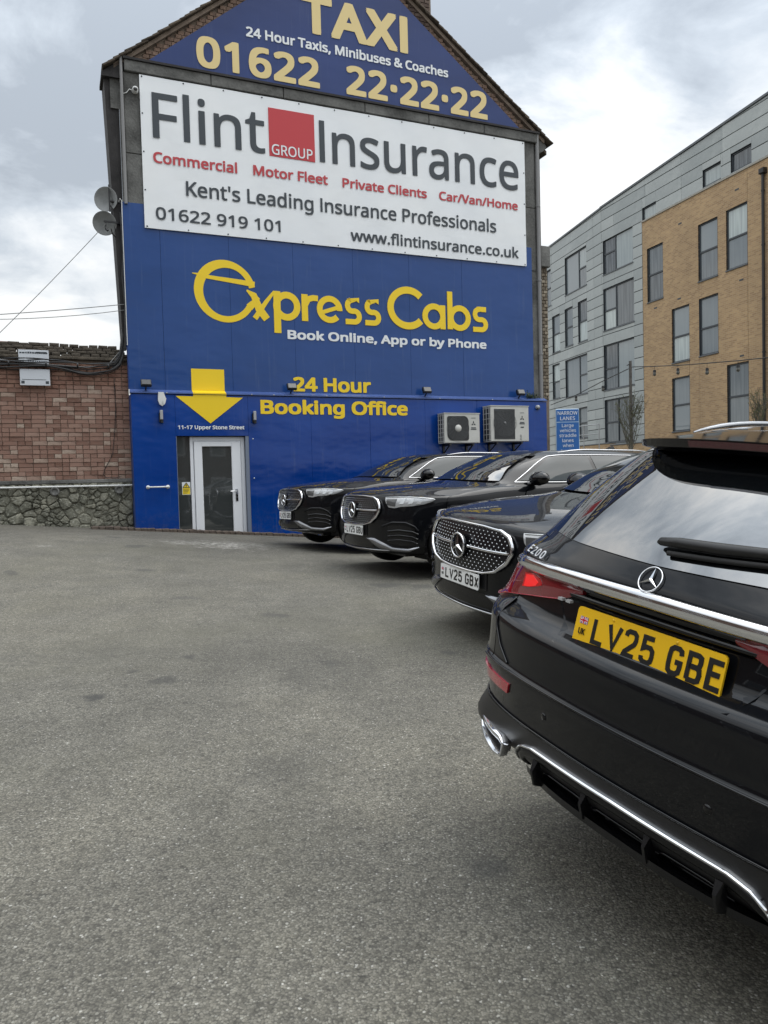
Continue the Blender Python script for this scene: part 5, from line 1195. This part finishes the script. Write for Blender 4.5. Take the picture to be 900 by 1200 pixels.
def build_car():
    r = empty('estate_car')
    bp_ = lambda *a, **k: body_panel(*a, r, **k)
    bp_('front_bumper', 0, 4.42, 0, 7.5, both=True, cuts=[WXF]); bp_('bonnet', 0, 4.42, 7.5, 10.0, both=True, gap=.002)
    bp_('rear_bumper', 10.3, 14, 0, 4.5, both=True, cuts=[WXR]); bp_('tailgate', 12.15, 14, 4.5, 12.0, both=True)
    bp_('roof', 0, 14, 12.0, 14, both=True, gap=0, flange=0)
    for s_ in (1, -1):
        bp_('front_wing', 4.42, 6.15, 0, 10.0, sy=s_, cuts=[WXF], du=1/9); bp_('front_door', 6.15, 7.75, .8, 10.0, sy=s_); bp_('rear_door', 7.75, 8.75, .8, 10.0, sy=s_)
        bp_('rear_quarter', 8.75, 10.3, 0, 10.0, sy=s_, cuts=[WXR], du=1/9); bp_('rear_corner', 10.3, 12.15, 4.5, 10.0, sy=s_, cuts=[WXR]); bp_('sill_panel', 6.15, 8.75, 0, .8, sy=s_, mt=m_satin)
        bp_('cabin_pillars', 3.0, 12.15, 10.0, 12.0, sy=s_, gap=0, flange=0)
    # dark shell just inside so that nothing shows through the gaps
    q = MB()
    for s_ in (1, -1):
        us = np.arange(0, 14.01, .5); vs_ = np.arange(0, 14.01, .5); gr = [P_uv(u, v, -.022 if v < 13.5 else -.03, s_) for v in vs_ for u in us]; n = len(us)
        fs = []
        for j in range(len(vs_)-1):
            for i in range(n-1):
                c_ = (gr[j*n+i]+gr[(j+1)*n+i+1])/2
                if min(math.hypot(c_.x-WXF, c_.z-WZ), math.hypot(c_.x-WXR, c_.z-WZ)) < .50: continue
                fs.append((j*n+i, j*n+i+1, (j+1)*n+i+1, (j+1)*n+i))
        q.add(gr, fs)
    q.box(-2.1, 2.1, -.55, .55, .19, .21); q.build('inner_shell', m_gr, r)
    for x in (WXF, WXR):
        for s_ in (1, -1):
            q = MB(); pts = [(x+.40*math.cos(rad(a)), WZ+.40*math.sin(rad(a))) for a in range(-25, 206, 10)]
            q.add([(a, .90*s_-(.0), b) for a, b in pts]+[(a, .55*s_, b) for a, b in pts], [(i, i+1, len(pts)+i+1, len(pts)+i) for i in range(len(pts)-1)])
            q.add([(a, .55*s_, b) for a, b in pts], [tuple(range(len(pts)))]); q.build('wheel_arch_liner', m_gr, r)
            q = MB(); pts = [(x+.388*math.cos(rad(a)), WZ+.388*math.sin(rad(a))) for a in range(-14, 195, 8)]; pp_ = []
            for a, b in pts:
                try: pp_.append(P_k('S', a, max(b, .26), .0, s_))
                except Exception: pass
            q.tube([Vector((a, p.y-.006*s_, b)) for (a, b), p in zip(pts, pp_)], .011, 6); q.build('arch_lip', m_paint, r)
            wheel(r, x, .80*s_)
    # ---- glass
    o = patch('R', [(-.46, 1.352), (-.27, 1.362), (0, 1.366), (.27, 1.362), (.46, 1.352)], [(-.56, 1.052), (-.33, 1.046), (0, 1.042), (.33, 1.046), (.56, 1.052)], 26, 10, .004).build('rear_window', m_cgl, r)
    o = patch('F', [(-.50, 1.335), (-.24, 1.35), (0, 1.355), (.24, 1.35), (.50, 1.335)], [(-.72, 1.035), (-.50, 1.045), (0, 1.058), (.50, 1.045), (.72, 1.035)], 26, 10, .004).build('windscreen', m_cgl, r)
    for s_ in (1, -1):
        for nm, top, bot in (('front_door_window', [(.18, 1.315), (-.0, 1.328), (-.38, 1.335)], [(.72, 1.04), (.2, 1.035), (-.40, 1.035)]), ('rear_door_window', [(-.44, 1.335), (-1.08, 1.333)], [(-.46, 1.035), (-1.20, 1.04)]), ('quarter_window', [(-1.13, 1.333), (-1.55, 1.31)], [(-1.25, 1.04), (-1.86, 1.055)])):
            patch('S', top, bot, 12, 6, .004, sy=s_).build(nm, m_sgl, r)
        q = MB(); q = line('S', [(.80, 1.018), (.45, 1.018), (-1.2, 1.018), (-1.93, 1.035)], .0055, .004, 30, q, s_); q = line('S', [(.80, 1.018), (.64, 1.11), (.42, 1.235), (.22, 1.325), (.02, 1.345), (-.5, 1.352), (-1.1, 1.350), (-1.6, 1.325), (-1.93, 1.04)], .0055, .004, 44, q, s_)
        q.build('window_trim', m_chrome, r)
        q = MB(); pz = [P_k('S', x, 1.372, .012, s_) for x in np.linspace(.0, -1.62, 26)]
        pts = [p+Vector((0, .004*s_, (.036*math.sin(PI/2*min(1, i/7, (25-i)/7)))+.0)) for i, p in enumerate(pz)]; q.tube(pts, [.003+.0065*min(1, i/3, (25-i)/3) for i in range(26)], 8)
        q.build('roof_rail', m_silver, r)
        for x in (-.33, -1.02): line('S', [(x+.10, .875), (x-.10, .88)], .011, .022, 8, None, s_).build('door_handle', m_chrome, r)
        # mirror
        q = MB(); c0 = Vector((.58, .985*s_, 1.055)); vs = []; nn = 12
        for i in range(9):
            a = PI*i/8; 
            for k in range(nn):
                b = 2*PI*k/nn; ex, ey, ez = math.cos(a), math.sin(a)*math.cos(b), math.sin(a)*math.sin(b)
                vs.append(c0+Vector((.10*ey, .15*ex*s_, .095*ez*(1 if ez > 0 else .8)+.01*ex)))
        q.add(vs, [(i*nn+k, i*nn+(k+1) % nn, (i+1)*nn+(k+1) % nn, (i+1)*nn+k) for i in range(8) for k in range(nn)], True)
        q.tube([(.62, .84*s_, .99), (.60, .90*s_, 1.0), (.58, .95*s_, 1.03)], [.03, .025, .03], 8); q.build('wing_mirror', m_gloss, r)
    # ---- tail: lamps, chrome strip, plate recess, wiper, spoiler
    for s_ in (1, -1):
        top = [(P_ := .265, .925), (.45, .930), (.62, .930), (.74, .926)]
        up = [(13.27, .925), (12.8, .928), (12.2, .926), (11.6, .915), (11.05, .905), (10.75, .885)]; dn = [(13.27, .905), (13.0, .868), (12.5, .838), (12.1, .812), (11.55, .775), (11.0, .765), (10.75, .80)]
        q = patch('U', up, dn, 34, 8, lambda a, b: .010+.006*math.sin(PI*b), sy=s_, th=.02); o = q.build('tail_light', m_lampr, r)
        patch('U', [(12.66, .890), (12.60, .905), (12.45, .912), (12.26, .900)], [(12.66, .884), (12.52, .868), (12.40, .858), (12.28, .852)], 10, 6, .0186, .012, s_).build('lit_element', mat('tail_lamp_mid_red', (0.60, 0.008, 0.012), .12, 0, 1.5, 1.0), o)
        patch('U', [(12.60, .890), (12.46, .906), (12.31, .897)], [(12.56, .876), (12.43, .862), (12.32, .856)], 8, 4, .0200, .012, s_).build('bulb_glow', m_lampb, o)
        line('U', dn[::-1][:6], .0020, .012, 24, None, s_).build('lamp_edge', m_refl, o)
        patch('U', [(11.9, .895), (11.15, .885)], [(11.9, .80), (11.15, .79)], 6, 4, .0175, .012, s_).build('side_element', m_refl, o)
        # reflector, exhaust trim
        patch('R', [(.50, .560), (.62, .560), (.80, .556)], [(.515, .524), (.63, .520), (.80, .516)], 14, 3, .006, .012, s_).build('bumper_reflector', m_refl, r)
        fx = lambda y_: -2.458+.115*((y_-.49)/.31)**2
        o1 = [(.512, .350), (.538, .370), (.74, .370), (.785, .358), (.795, .338), (.782, .320), (.74, .306), (.575, .294), (.525, .300)]
        i1 = [(.526, .344), (.546, .351), (.735, .351), (.772, .345), (.782, .336), (.770, .326), (.735, .313), (.578, .301), (.536, .306)]
        sdv = lambda L_: [(a[0]*(1-k/4)+b[0]*k/4, a[1]*(1-k/4)+b[1]*k/4) for a, b in zip(L_, L_[1:]+L_[:1]) for k in range(4)]; O_, I_ = sdv(o1), sdv(i1); n = 36; q = MB()
        V3 = lambda P_, dx: [(fx(a)+dx, a*s_, z) for a, z in P_]
        q.add(V3(O_, .03)+V3(O_, .003)+V3([(a*.85+b[0]*.15, z*.85+b[1]*.15) for (a, z), b in zip(O_, I_)], 0)+V3(I_, .004)+V3(I_, .05), [(k*n+i, k*n+(i+1) % n, (k+1)*n+(i+1) % n, (k+1)*n+i) for k in range(4) for i in range(n)], True); q.build('exhaust_trim', m_chrome, r); ex_o = r.children[-1]
        q = MB(); q.add(V3(I_, .045), [tuple(range(n))]); q.build('exhaust_opening', m_gr, ex_o)
        # bumper corner shut line
        line('U', [(12.15, .80), (12.17, .72), (12.32, .66), (12.52, .618)], .004, .003, 16, None, s_).build('corner_line', m_gloss, r)
    strip('R', [(-.84, .915), (-.76, .930), (-.62, .945), (-.36, .957), (0, .962), (.36, .957), (.62, .945), (.76, .930), (.84, .915)], .030, .006, 60, .018, tilt=.016, wfun=lambda f: .30+.70*min(1, math.sin(PI*f)*2.2)).build('chrome_strip', m_chrome, r)
    patch('R', [(-.27, .940), (0, .946), (.27, .940)], [(-.27, .918), (0, .914), (.27, .918)], 20, 3, .010, .012).build('lamp_bridge', m_gloss, r)
    # plate recess with an overhanging lip
    q = patch('R', [(-.40, .893), (.40, .893)], [(-.31, .758), (.31, .758)], 22, 6, lambda a, b: -.012*min(1, min(a, 1-a)*9, min(b, 1-b)*5+.2)+.001, .01); q.build('plate_recess', m_paint, r)
    q = patch('R', [(-.46, .905), (0, .909), (.46, .905)], [(-.40, .878), (0, .882), (.40, .878)], 22, 3, lambda a, b: .001+.016*math.sin(PI*min(1, b*1.1))*min(1, min(a, 1-a)*8), .008); q.build('handle_recess_lip', m_gloss, r)
    for y_ in (.30, .335): MB().box(-2.398, -2.385, y_-.010, y_+.010, .876, .884).build('plate_lamp', mat('plate_lamp_lens', (.4, .4, .4), .2), r)
    q = line('R', [(-.72, .598), (-.5, .602), (0, .605), (.5, .602), (.72, .598)], .0042, .0015, 60); q.build('step_highlight_bead', m_gloss, r)  # added bead along the step edge, shaped to draw a bright highlight line
    # lower bumper and diffuser
    patch('R', [(-.80, .442), (-.55, .446), (0, .452), (.55, .446), (.80, .442)], [(-.80, .30), (-.5, .30), (0, .30), (.5, .30), (.80, .30)], 44, 6, .004, .01).build('lower_valance', m_satin, r)
    line('R', [(-.86, .452), (-.55, .453), (0, .458), (.55, .453), (.86, .452)], .0035, .004, 50).build('valance_line', m_gloss, r)
    q = strip('R', [(-.475, .325), (-.455, .36), (-.42, .388), (-.36, .402), (0, .41), (.36, .402), (.42, .388), (.455, .36), (.475, .325)], .0075, .019, 70, .02); q.build('diffuser_trim', m_chrome, r)
    strip('R', [(-.47, .305), (-.445, .345), (-.41, .370), (-.35, .384), (0, .392), (.35, .384), (.41, .370), (.445, .345), (.47, .305)], .026, .017, 70, .02).build('diffuser_bezel', mat('gunmetal_trim', (0.02, 0.02, 0.021), .25, .6), r)
    patch('R', [(-.44, .378), (-.36, .394), (0, .402), (.36, .394), (.44, .378)], [(-.43, .30), (-.3, .296), (0, .296), (.3, .296), (.43, .30)], 30, 4, lambda a, b: .010-.0*b, .01).build('diffuser', m_satin, r); df = r.children[-1]
    for i, y_ in enumerate((-.34, -.12, .12, .34)):
        q = MB(); q.add([(-2.455, y_-.012, .375), (-2.455, y_+.012, .375), (-2.474, y_-.005, .335), (-2.474, y_+.005, .335), (-2.462, y_-.004, .288), (-2.462, y_+.004, .288), (-2.42, y_-.006, .274), (-2.42, y_+.006, .274)],
            [(0, 1, 3, 2), (2, 3, 5, 4), (4, 5, 7, 6), (0, 2, 4, 6), (1, 7, 5, 3)]); q.build('fin', m_gr, df)
    q = MB(); ty = np.linspace(-.44, .44, 13); tx = [-2.462+.10*(abs(a)/.44)**3*.5 for a in ty]; q.add([(x, a, .302) for x, a in zip(tx, ty)]+[(x+.006, a, .276) for x, a in zip(tx, ty)]+[(-2.24, a, .262) for a in ty], [(j*13+i, j*13+i+1, (j+1)*13+i+1, (j+1)*13+i) for j in range(2) for i in range(12)]); q.build('diffuser_tray', m_gr, df)
    for y0_, y1_ in ((-.325, -.14), (-.10, .10), (.14, .325)):
        line('R', [(y0_, .335), (y0_+.02, .345), (y1_-.02, .345), (y1_, .335)], .003, .014, 12).build('vent_edge', m_gloss, df)
        line('R', [(y0_, .292), (y1_, .292)], .004, .012, 8).build('vent_edge', m_gloss, df)
    for y_ in (-.30, .30, -.66, .66):
        p = P_k('R', y_, .528, .0); q = MB(); vs = []
        q.lathe([(.0, -.003), (.0105, -.003), (.0125, .001)], 'x', (0, 0, 0), 16); o = q.build('parking_sensor', m_gloss, r); o.location = p; n_ = P_k('R', y_, .528, .05)-p; o.rotation_euler = (0, 0, math.atan2(n_.y, n_.x)+PI)
    # rear emblem and badge
    st = MB(); star(st, .0365, .0022, .003, .12); o = st.build('star_emblem', m_chrome, r); p = P_k('R', 0.0001, 1.006, .006); p2_ = P_k('R', 0.0001, 1.02, .006); p0_ = P_k('R', 0.0001, .99, .006)
    lean = math.atan2((p2_-p0_).x, (p2_-p0_).z); o.matrix_local = Matrix.Translation(p) @ Matrix.Rotation(-PI/2, 4, 'Z') @ Matrix.Rotation(-lean, 4, 'X')
    m_badge = mat('badge_silver', (.75, .76, .78), .35, .3)
    for k, ch in enumerate('E200'):      # each letter sits on the curved panel
        yc = .585-k*.036; c_ = P_k('R', yc, .983, .0045); e1 = P_k('R', yc-.012, .983, .0045)-P_k('R', yc+.012, .983, .0045); e2 = P_k('R', yc, .995, .0045)-P_k('R', yc, .970, .0045)
        ex = e1.normalized(); ey = e2.cross(ex).normalized(); ez = ex.cross(ey)
        bd_ = lettering(ch, -.013, .013, -.015, .030, 0, m_badge, r, .02, depth=.003, name='badge_letter')
        bd_.matrix_local = Matrix(((ex.x, ey.x, ez.x, c_.x), (ex.y, ey.y, ez.y, c_.y), (ex.z, ey.z, ez.z, c_.z), (0, 0, 0, 1)))
    # wiper
    q = MB(); pv = P_k('R', -.01, 1.085, .03); ax = [P_k('R', a, z, o_) for a, z, o_ in ((.030, 1.088, .020), (.018, 1.089, .024), (-.04, 1.092, .026), (-.16, 1.096, .024), (-.30, 1.104, .022), (-.43, 1.112, .02))]
    q.tube(ax, [.005, .0115, .015, .0165, .015, .010], 12); q.build('rear_wiper', m_blackpl, r)
    line('R', [(-.015, 1.071), (-.15, 1.076), (-.44, 1.092)], .0075, .014, 14).build('wiper_blade', m_rub, r)
    # roof spoiler with brake light and side fins
    us = np.linspace(0, 1, 25); q = MB(); rows_ = []
    hw = .480
    def spr(y_): t_ = abs(y_)/hw; return (-2.125+.10*t_**2.2+.10*t_**8, 1.378-.016*t_**2-.014*t_**6)    # rear edge x, z
    ys_ = np.linspace(-hw, hw, 31); top_f, top_m, edge_t, edge_b, und, und_f = [], [], [], [], [], []
    for y_ in ys_:
        t_ = abs(y_)/hw; ex_, ez_ = spr(y_); zf_ = 1.406-.045*t_**2.2
        top_f.append((-1.66, y_*.96, zf_+.003)); top_m.append((-1.90, y_, zf_-.003)); edge_t.append((ex_, y_*1.0, ez_)); kt = 1-.65*t_**5; edge_b.append((ex_+.006, y_, ez_-.026*kt)); und.append((ex_+.05, y_*.98, ez_-.040*kt)); und_f.append((-1.90, y_*.95, 1.335-.02*t_**2))
    rr = [top_f, top_m, edge_t, edge_b, und, und_f]; n = len(ys_); q.add([p for l in rr for p in l], [(j*n+i, j*n+i+1, (j+1)*n+i+1, (j+1)*n+i) for j in range(5) for i in range(n-1)])
    q.add([l[0] for l in rr], [tuple(range(6))]); q.add([l[-1] for l in rr], [tuple(range(5, -1, -1))]); q.build('roof_spoiler', m_gloss, r); sp = r.children[-1]
    q = MB(); ys2 = np.linspace(-.14, .14, 14); q.add([(spr(y_)[0]-.002, y_, spr(y_)[1]-.005) for y_ in ys2]+[(spr(y_)[0]+.004, y_, spr(y_)[1]-.024) for y_ in ys2], [(i, i+1, 14+i+1, 14+i) for i in range(13)]); q.build('brake_light', m_brake, sp)
    for s_ in ():
        q = MB(); pts = [(-1.90, .50*s_, 1.34), (-1.99, .495*s_, 1.338), (-2.055, .500*s_, 1.25), (-2.03, .515*s_, 1.20)]
        q.add([(x, y_, z) for x, y_, z in pts]+[(x+.02, y_-.035*s_, z-.008) for x, y_, z in pts], [(0, 1, 2, 3), (7, 6, 5, 4), (0, 4, 5, 1), (1, 5, 6, 2), (2, 6, 7, 3), (3, 7, 4, 0)]); q.build('spoiler_fin', m_gloss, r)
    q = MB(); q.add([(-1.36, 0, 1.49), (-1.44, 0, 1.50), (-1.22, .0, 1.425), (-1.46, .03, 1.415), (-1.46, -.03, 1.415)], [(2, 3, 0), (0, 3, 1), (2, 0, 4), (0, 1, 4), (1, 3, 4)]); q.build('roof_aerial', m_gloss, r)
    # ---- front: grille, lamps, bumper
    half = [(0, .866), (.22, .864), (.40, .853), (.472, .822), (.510, .765), (.516, .715), (.480, .645), (.395, .580), (.28, .553), (.13, .545), (0, .545)]
    gt = [(0, .864), (.22, .862), (.40, .851), (.470, .820), (.508, .765)]; gbm = [(0, .547), (.13, .547), (.28, .555), (.395, .582), (.478, .646), (.508, .765)]
    GRC = .012
    topl = [(-a, z) for a, z in gt[::-1]][:-1]+gt; botl = [(-a, z) for a, z in gbm[::-1]][:-1]+gbm
    patch('F', topl, botl, 40, 10, GRC, .01).build('grille', m_gr, r); gl = r.children[-1]
    outl = half+[(-a, z) for a, z in half[::-1]][1:]
    def tapered(s2):
        ps = [P_k('F', a, z, .024) for a, z in resample(outl, 120)]; rr_ = [.0085+.0075*min(1, max(0, (abs(a)-.34)/.14)) for a, z in resample(outl, 120)]
        return MB().tube(ps, rr_, 8)
    tapered(1).build('grille_surround', m_chrome, gl)
    for s_ in (1, -1): strip('F', [(.085, .710), (.30, .708), (.495, .712)], .017, .028, 14, .016, sy=s_).build('grille_bar', m_chrome, gl)
    q = MB()
    for j in range(14):
        z = .566+j*.0225
        for i in range(-12, 13):
            y_ = (i+(.5 if j % 2 else 0))*.044; ay = abs(y_)
            lim = np.interp(z, [.545, .553, .578, .645, .715, .765, .825, .855, .866], [.13, .26, .375, .455, .492, .485, .445, .38, .20])
            if ay > lim-.012 or abs(z-.71) < .012 or math.hypot(y_, z-.71) < .094: continue
            p = P_k('F', y_, z, .0145); hh = .0054; q.add([p+Vector((0, 0, hh)), p+Vector((0, hh*1.4, 0)), p+Vector((0, 0, -hh)), p+Vector((0, -hh*1.4, 0)), p+Vector((.005, 0, 0))], [(0, 4, 1), (1, 4, 2), (2, 4, 3), (3, 4, 0)])
    tag(q.build('grille_studs', mat('stud_grey', (0.30, 0.31, 0.32), .25, .9), gl), kind='stuff')
    MB().lathe([(0, 0), (.078, 0), (.084, -.004), (.084, -.02)], 'x', (2.512, 0, .71), 30).build('emblem_disc', m_gloss, gl)
    st = MB(); star(st, .087, .0075, .009); o = st.build('star_emblem', m_chrome, gl); o.matrix_local = Matrix.Translation((2.518, 0, .71)) @ Matrix.Rotation(PI/2, 4, 'Z')
    for s_ in (1, -1):
        up = [(1.74, .862), (2.2, .868), (2.8, .868), (3.3, .862), (3.75, .852), (3.88, .838)]; dn = [(1.80, .80), (1.95, .752), (2.25, .745), (2.5, .762), (3.0, .770), (3.45, .788), (3.75, .815), (3.88, .838)]
        patch('U', up, dn, 36, 8, lambda a, b: .006+.006*math.sin(PI*b), .015, s_).build('headlight', m_lampd, r); hl = r.children[-1]
        patch('U', [(1.82, .838), (2.30, .842)], [(1.88, .775), (2.26, .765)], 8, 4, .0155, .01, s_).build('lamp_unit', m_lampk, hl)
        for a, b in ((2.48, 2.72), (2.84, 3.08), (3.20, 3.44)): patch('U', [(a, .818), (a+.20, .850)], [(a-.08, .786), (a+.12, .792)], 4, 4, .0150, .008, s_).build('lamp_element', m_lampw, hl)
        line('U', [(1.78, .858), (2.4, .864), (3.2, .858), (3.82, .842)], .004, .013, 26, None, s_).build('light_strip', m_lampw, hl)
        # lower air intakes
        patch('U', [(1.95, .55), (2.6, .56), (3.15, .53)], [(2.05, .36), (2.6, .335), (3.3, .34)], 16, 6, .003, .008, s_).build('air_intake', m_gr, r); ai = r.children[-1]
        for zz, dz_ in ((.50, .014), (.445, .012), (.395, .011)):
            line('U', [(2.0, zz-.01), (2.5, zz+.006), (3.05, zz-.01), (3.3, zz-.04)], dz_, .006, 18, None, s_, 6).build('fin', m_gloss, ai)
        line('U', [(1.72, .545), (2.2, .588), (2.75, .588), (3.15, .545), (3.3, .50)], .013, .002, 22, None, s_, 8).build('intake_brow', m_paint, ai)
        q = patch('U', [(.95, .405), (1.35, .405), (1.75, .365), (2.25, .315), (2.9, .305), (3.35, .33)], [(.95, .395), (1.25, .345), (1.6, .298), (2.2, .275), (2.9, .268), (3.35, .315)], 30, 4, lambda a, b: .014+.016*math.sin(PI*b), .02, s_)
        q.build('splitter_blade', m_silver if False else mat('grey_metal_trim', (0.28, 0.285, 0.30), .25, .9), r)
    patch('F', [(-.36, .40), (0, .405), (.36, .40)], [(-.42, .30), (0, .30), (.42, .30)], 22, 4, .004, .008).build('lower_grille', m_gr, r)
    line('F', [(-.62, .282), (-.3, .276), (0, .274), (.3, .276), (.62, .282)], .009, .012, 40).build('splitter_edge', m_silver, r)
    patch('F', [(-.30, .545), (.30, .545)], [(-.30, .425), (.30, .425)], 12, 3, .006, .012).build('plate_plinth', m_satin, r)
    return r
def dress(root, text, label, group='black estate cars parked side by side', tailtext=None):
    tag(root, label, 'car', group)
    pf = P_k('F', .0001, .48, .020); plate(root, text, m_plw, pf, 1, 0, 'white front number plate')
    pr = P_k('R', .0001, .822, .012); plate(root, text, m_ply, (pr.x, 0, .822), -1, rad(12.5), 'yellow rear number plate')
car0 = build_car()
def frame_m(x, y, z, yaw, roll, pitch, anchor, fwd):
    """world matrix of a car whose point `anchor` (car coordinates) stands at x, y, z; yaw = heading of the end that faces the camera"""
    f = Vector((math.cos(rad(yaw)), math.sin(rad(yaw)), 0)); L = Vector((-f.y, f.x, 0))*math.cos(rad(roll))+Vector((0, 0, math.sin(rad(roll)))); up = f.cross(L)
    f2 = f*math.cos(rad(pitch))+up*math.sin(rad(pitch)); up = f2.cross(L)
    X, Y_ = (f2, L) if fwd else (-f2, -L)
    R_ = Matrix(((X.x, Y_.x, up.x), (X.y, Y_.y, up.y), (X.z, Y_.z, up.z))); o = Vector((x, y, z))-R_ @ Vector(anchor); M_ = R_.to_4x4(); M_.translation = o; return M_
CARS = [('LV25 GBE', frame_m(.697, 2.052, 1.032, 207.27, -6.0, 0, (-2.38, 0, .82), False), 'nearest black estate car seen from behind, yellow number plate LV25 GBE'),
        ('LV25 GBX', frame_m(.539, 5.568, .796, 206.0, -5.0, .5, (2.49, 0, .48), True), 'black estate car with white plate LV25 GBX, directly behind the nearest car'),
        ('LV25 GBU', frame_m(-.356, 8.94, .95, 206.0, -1.0, 1.0, (2.49, 0, .48), True), 'black estate car with white plate LV25 GBU, second from the blue wall'),
        ('LV25 GBO', frame_m(-1.488, 11.577, 1.025, 206.0, .5, 1.0, (2.49, 0, .48), True), 'black estate car parked closest to the blue wall, partly hidden by its neighbour')]
roots = [car0]+[copy_tree(car0) for _ in range(3)]
for rt_, (tx, M_, lab) in zip(roots, CARS):
    rt_.matrix_world = M_; dress(rt_, tx, lab)
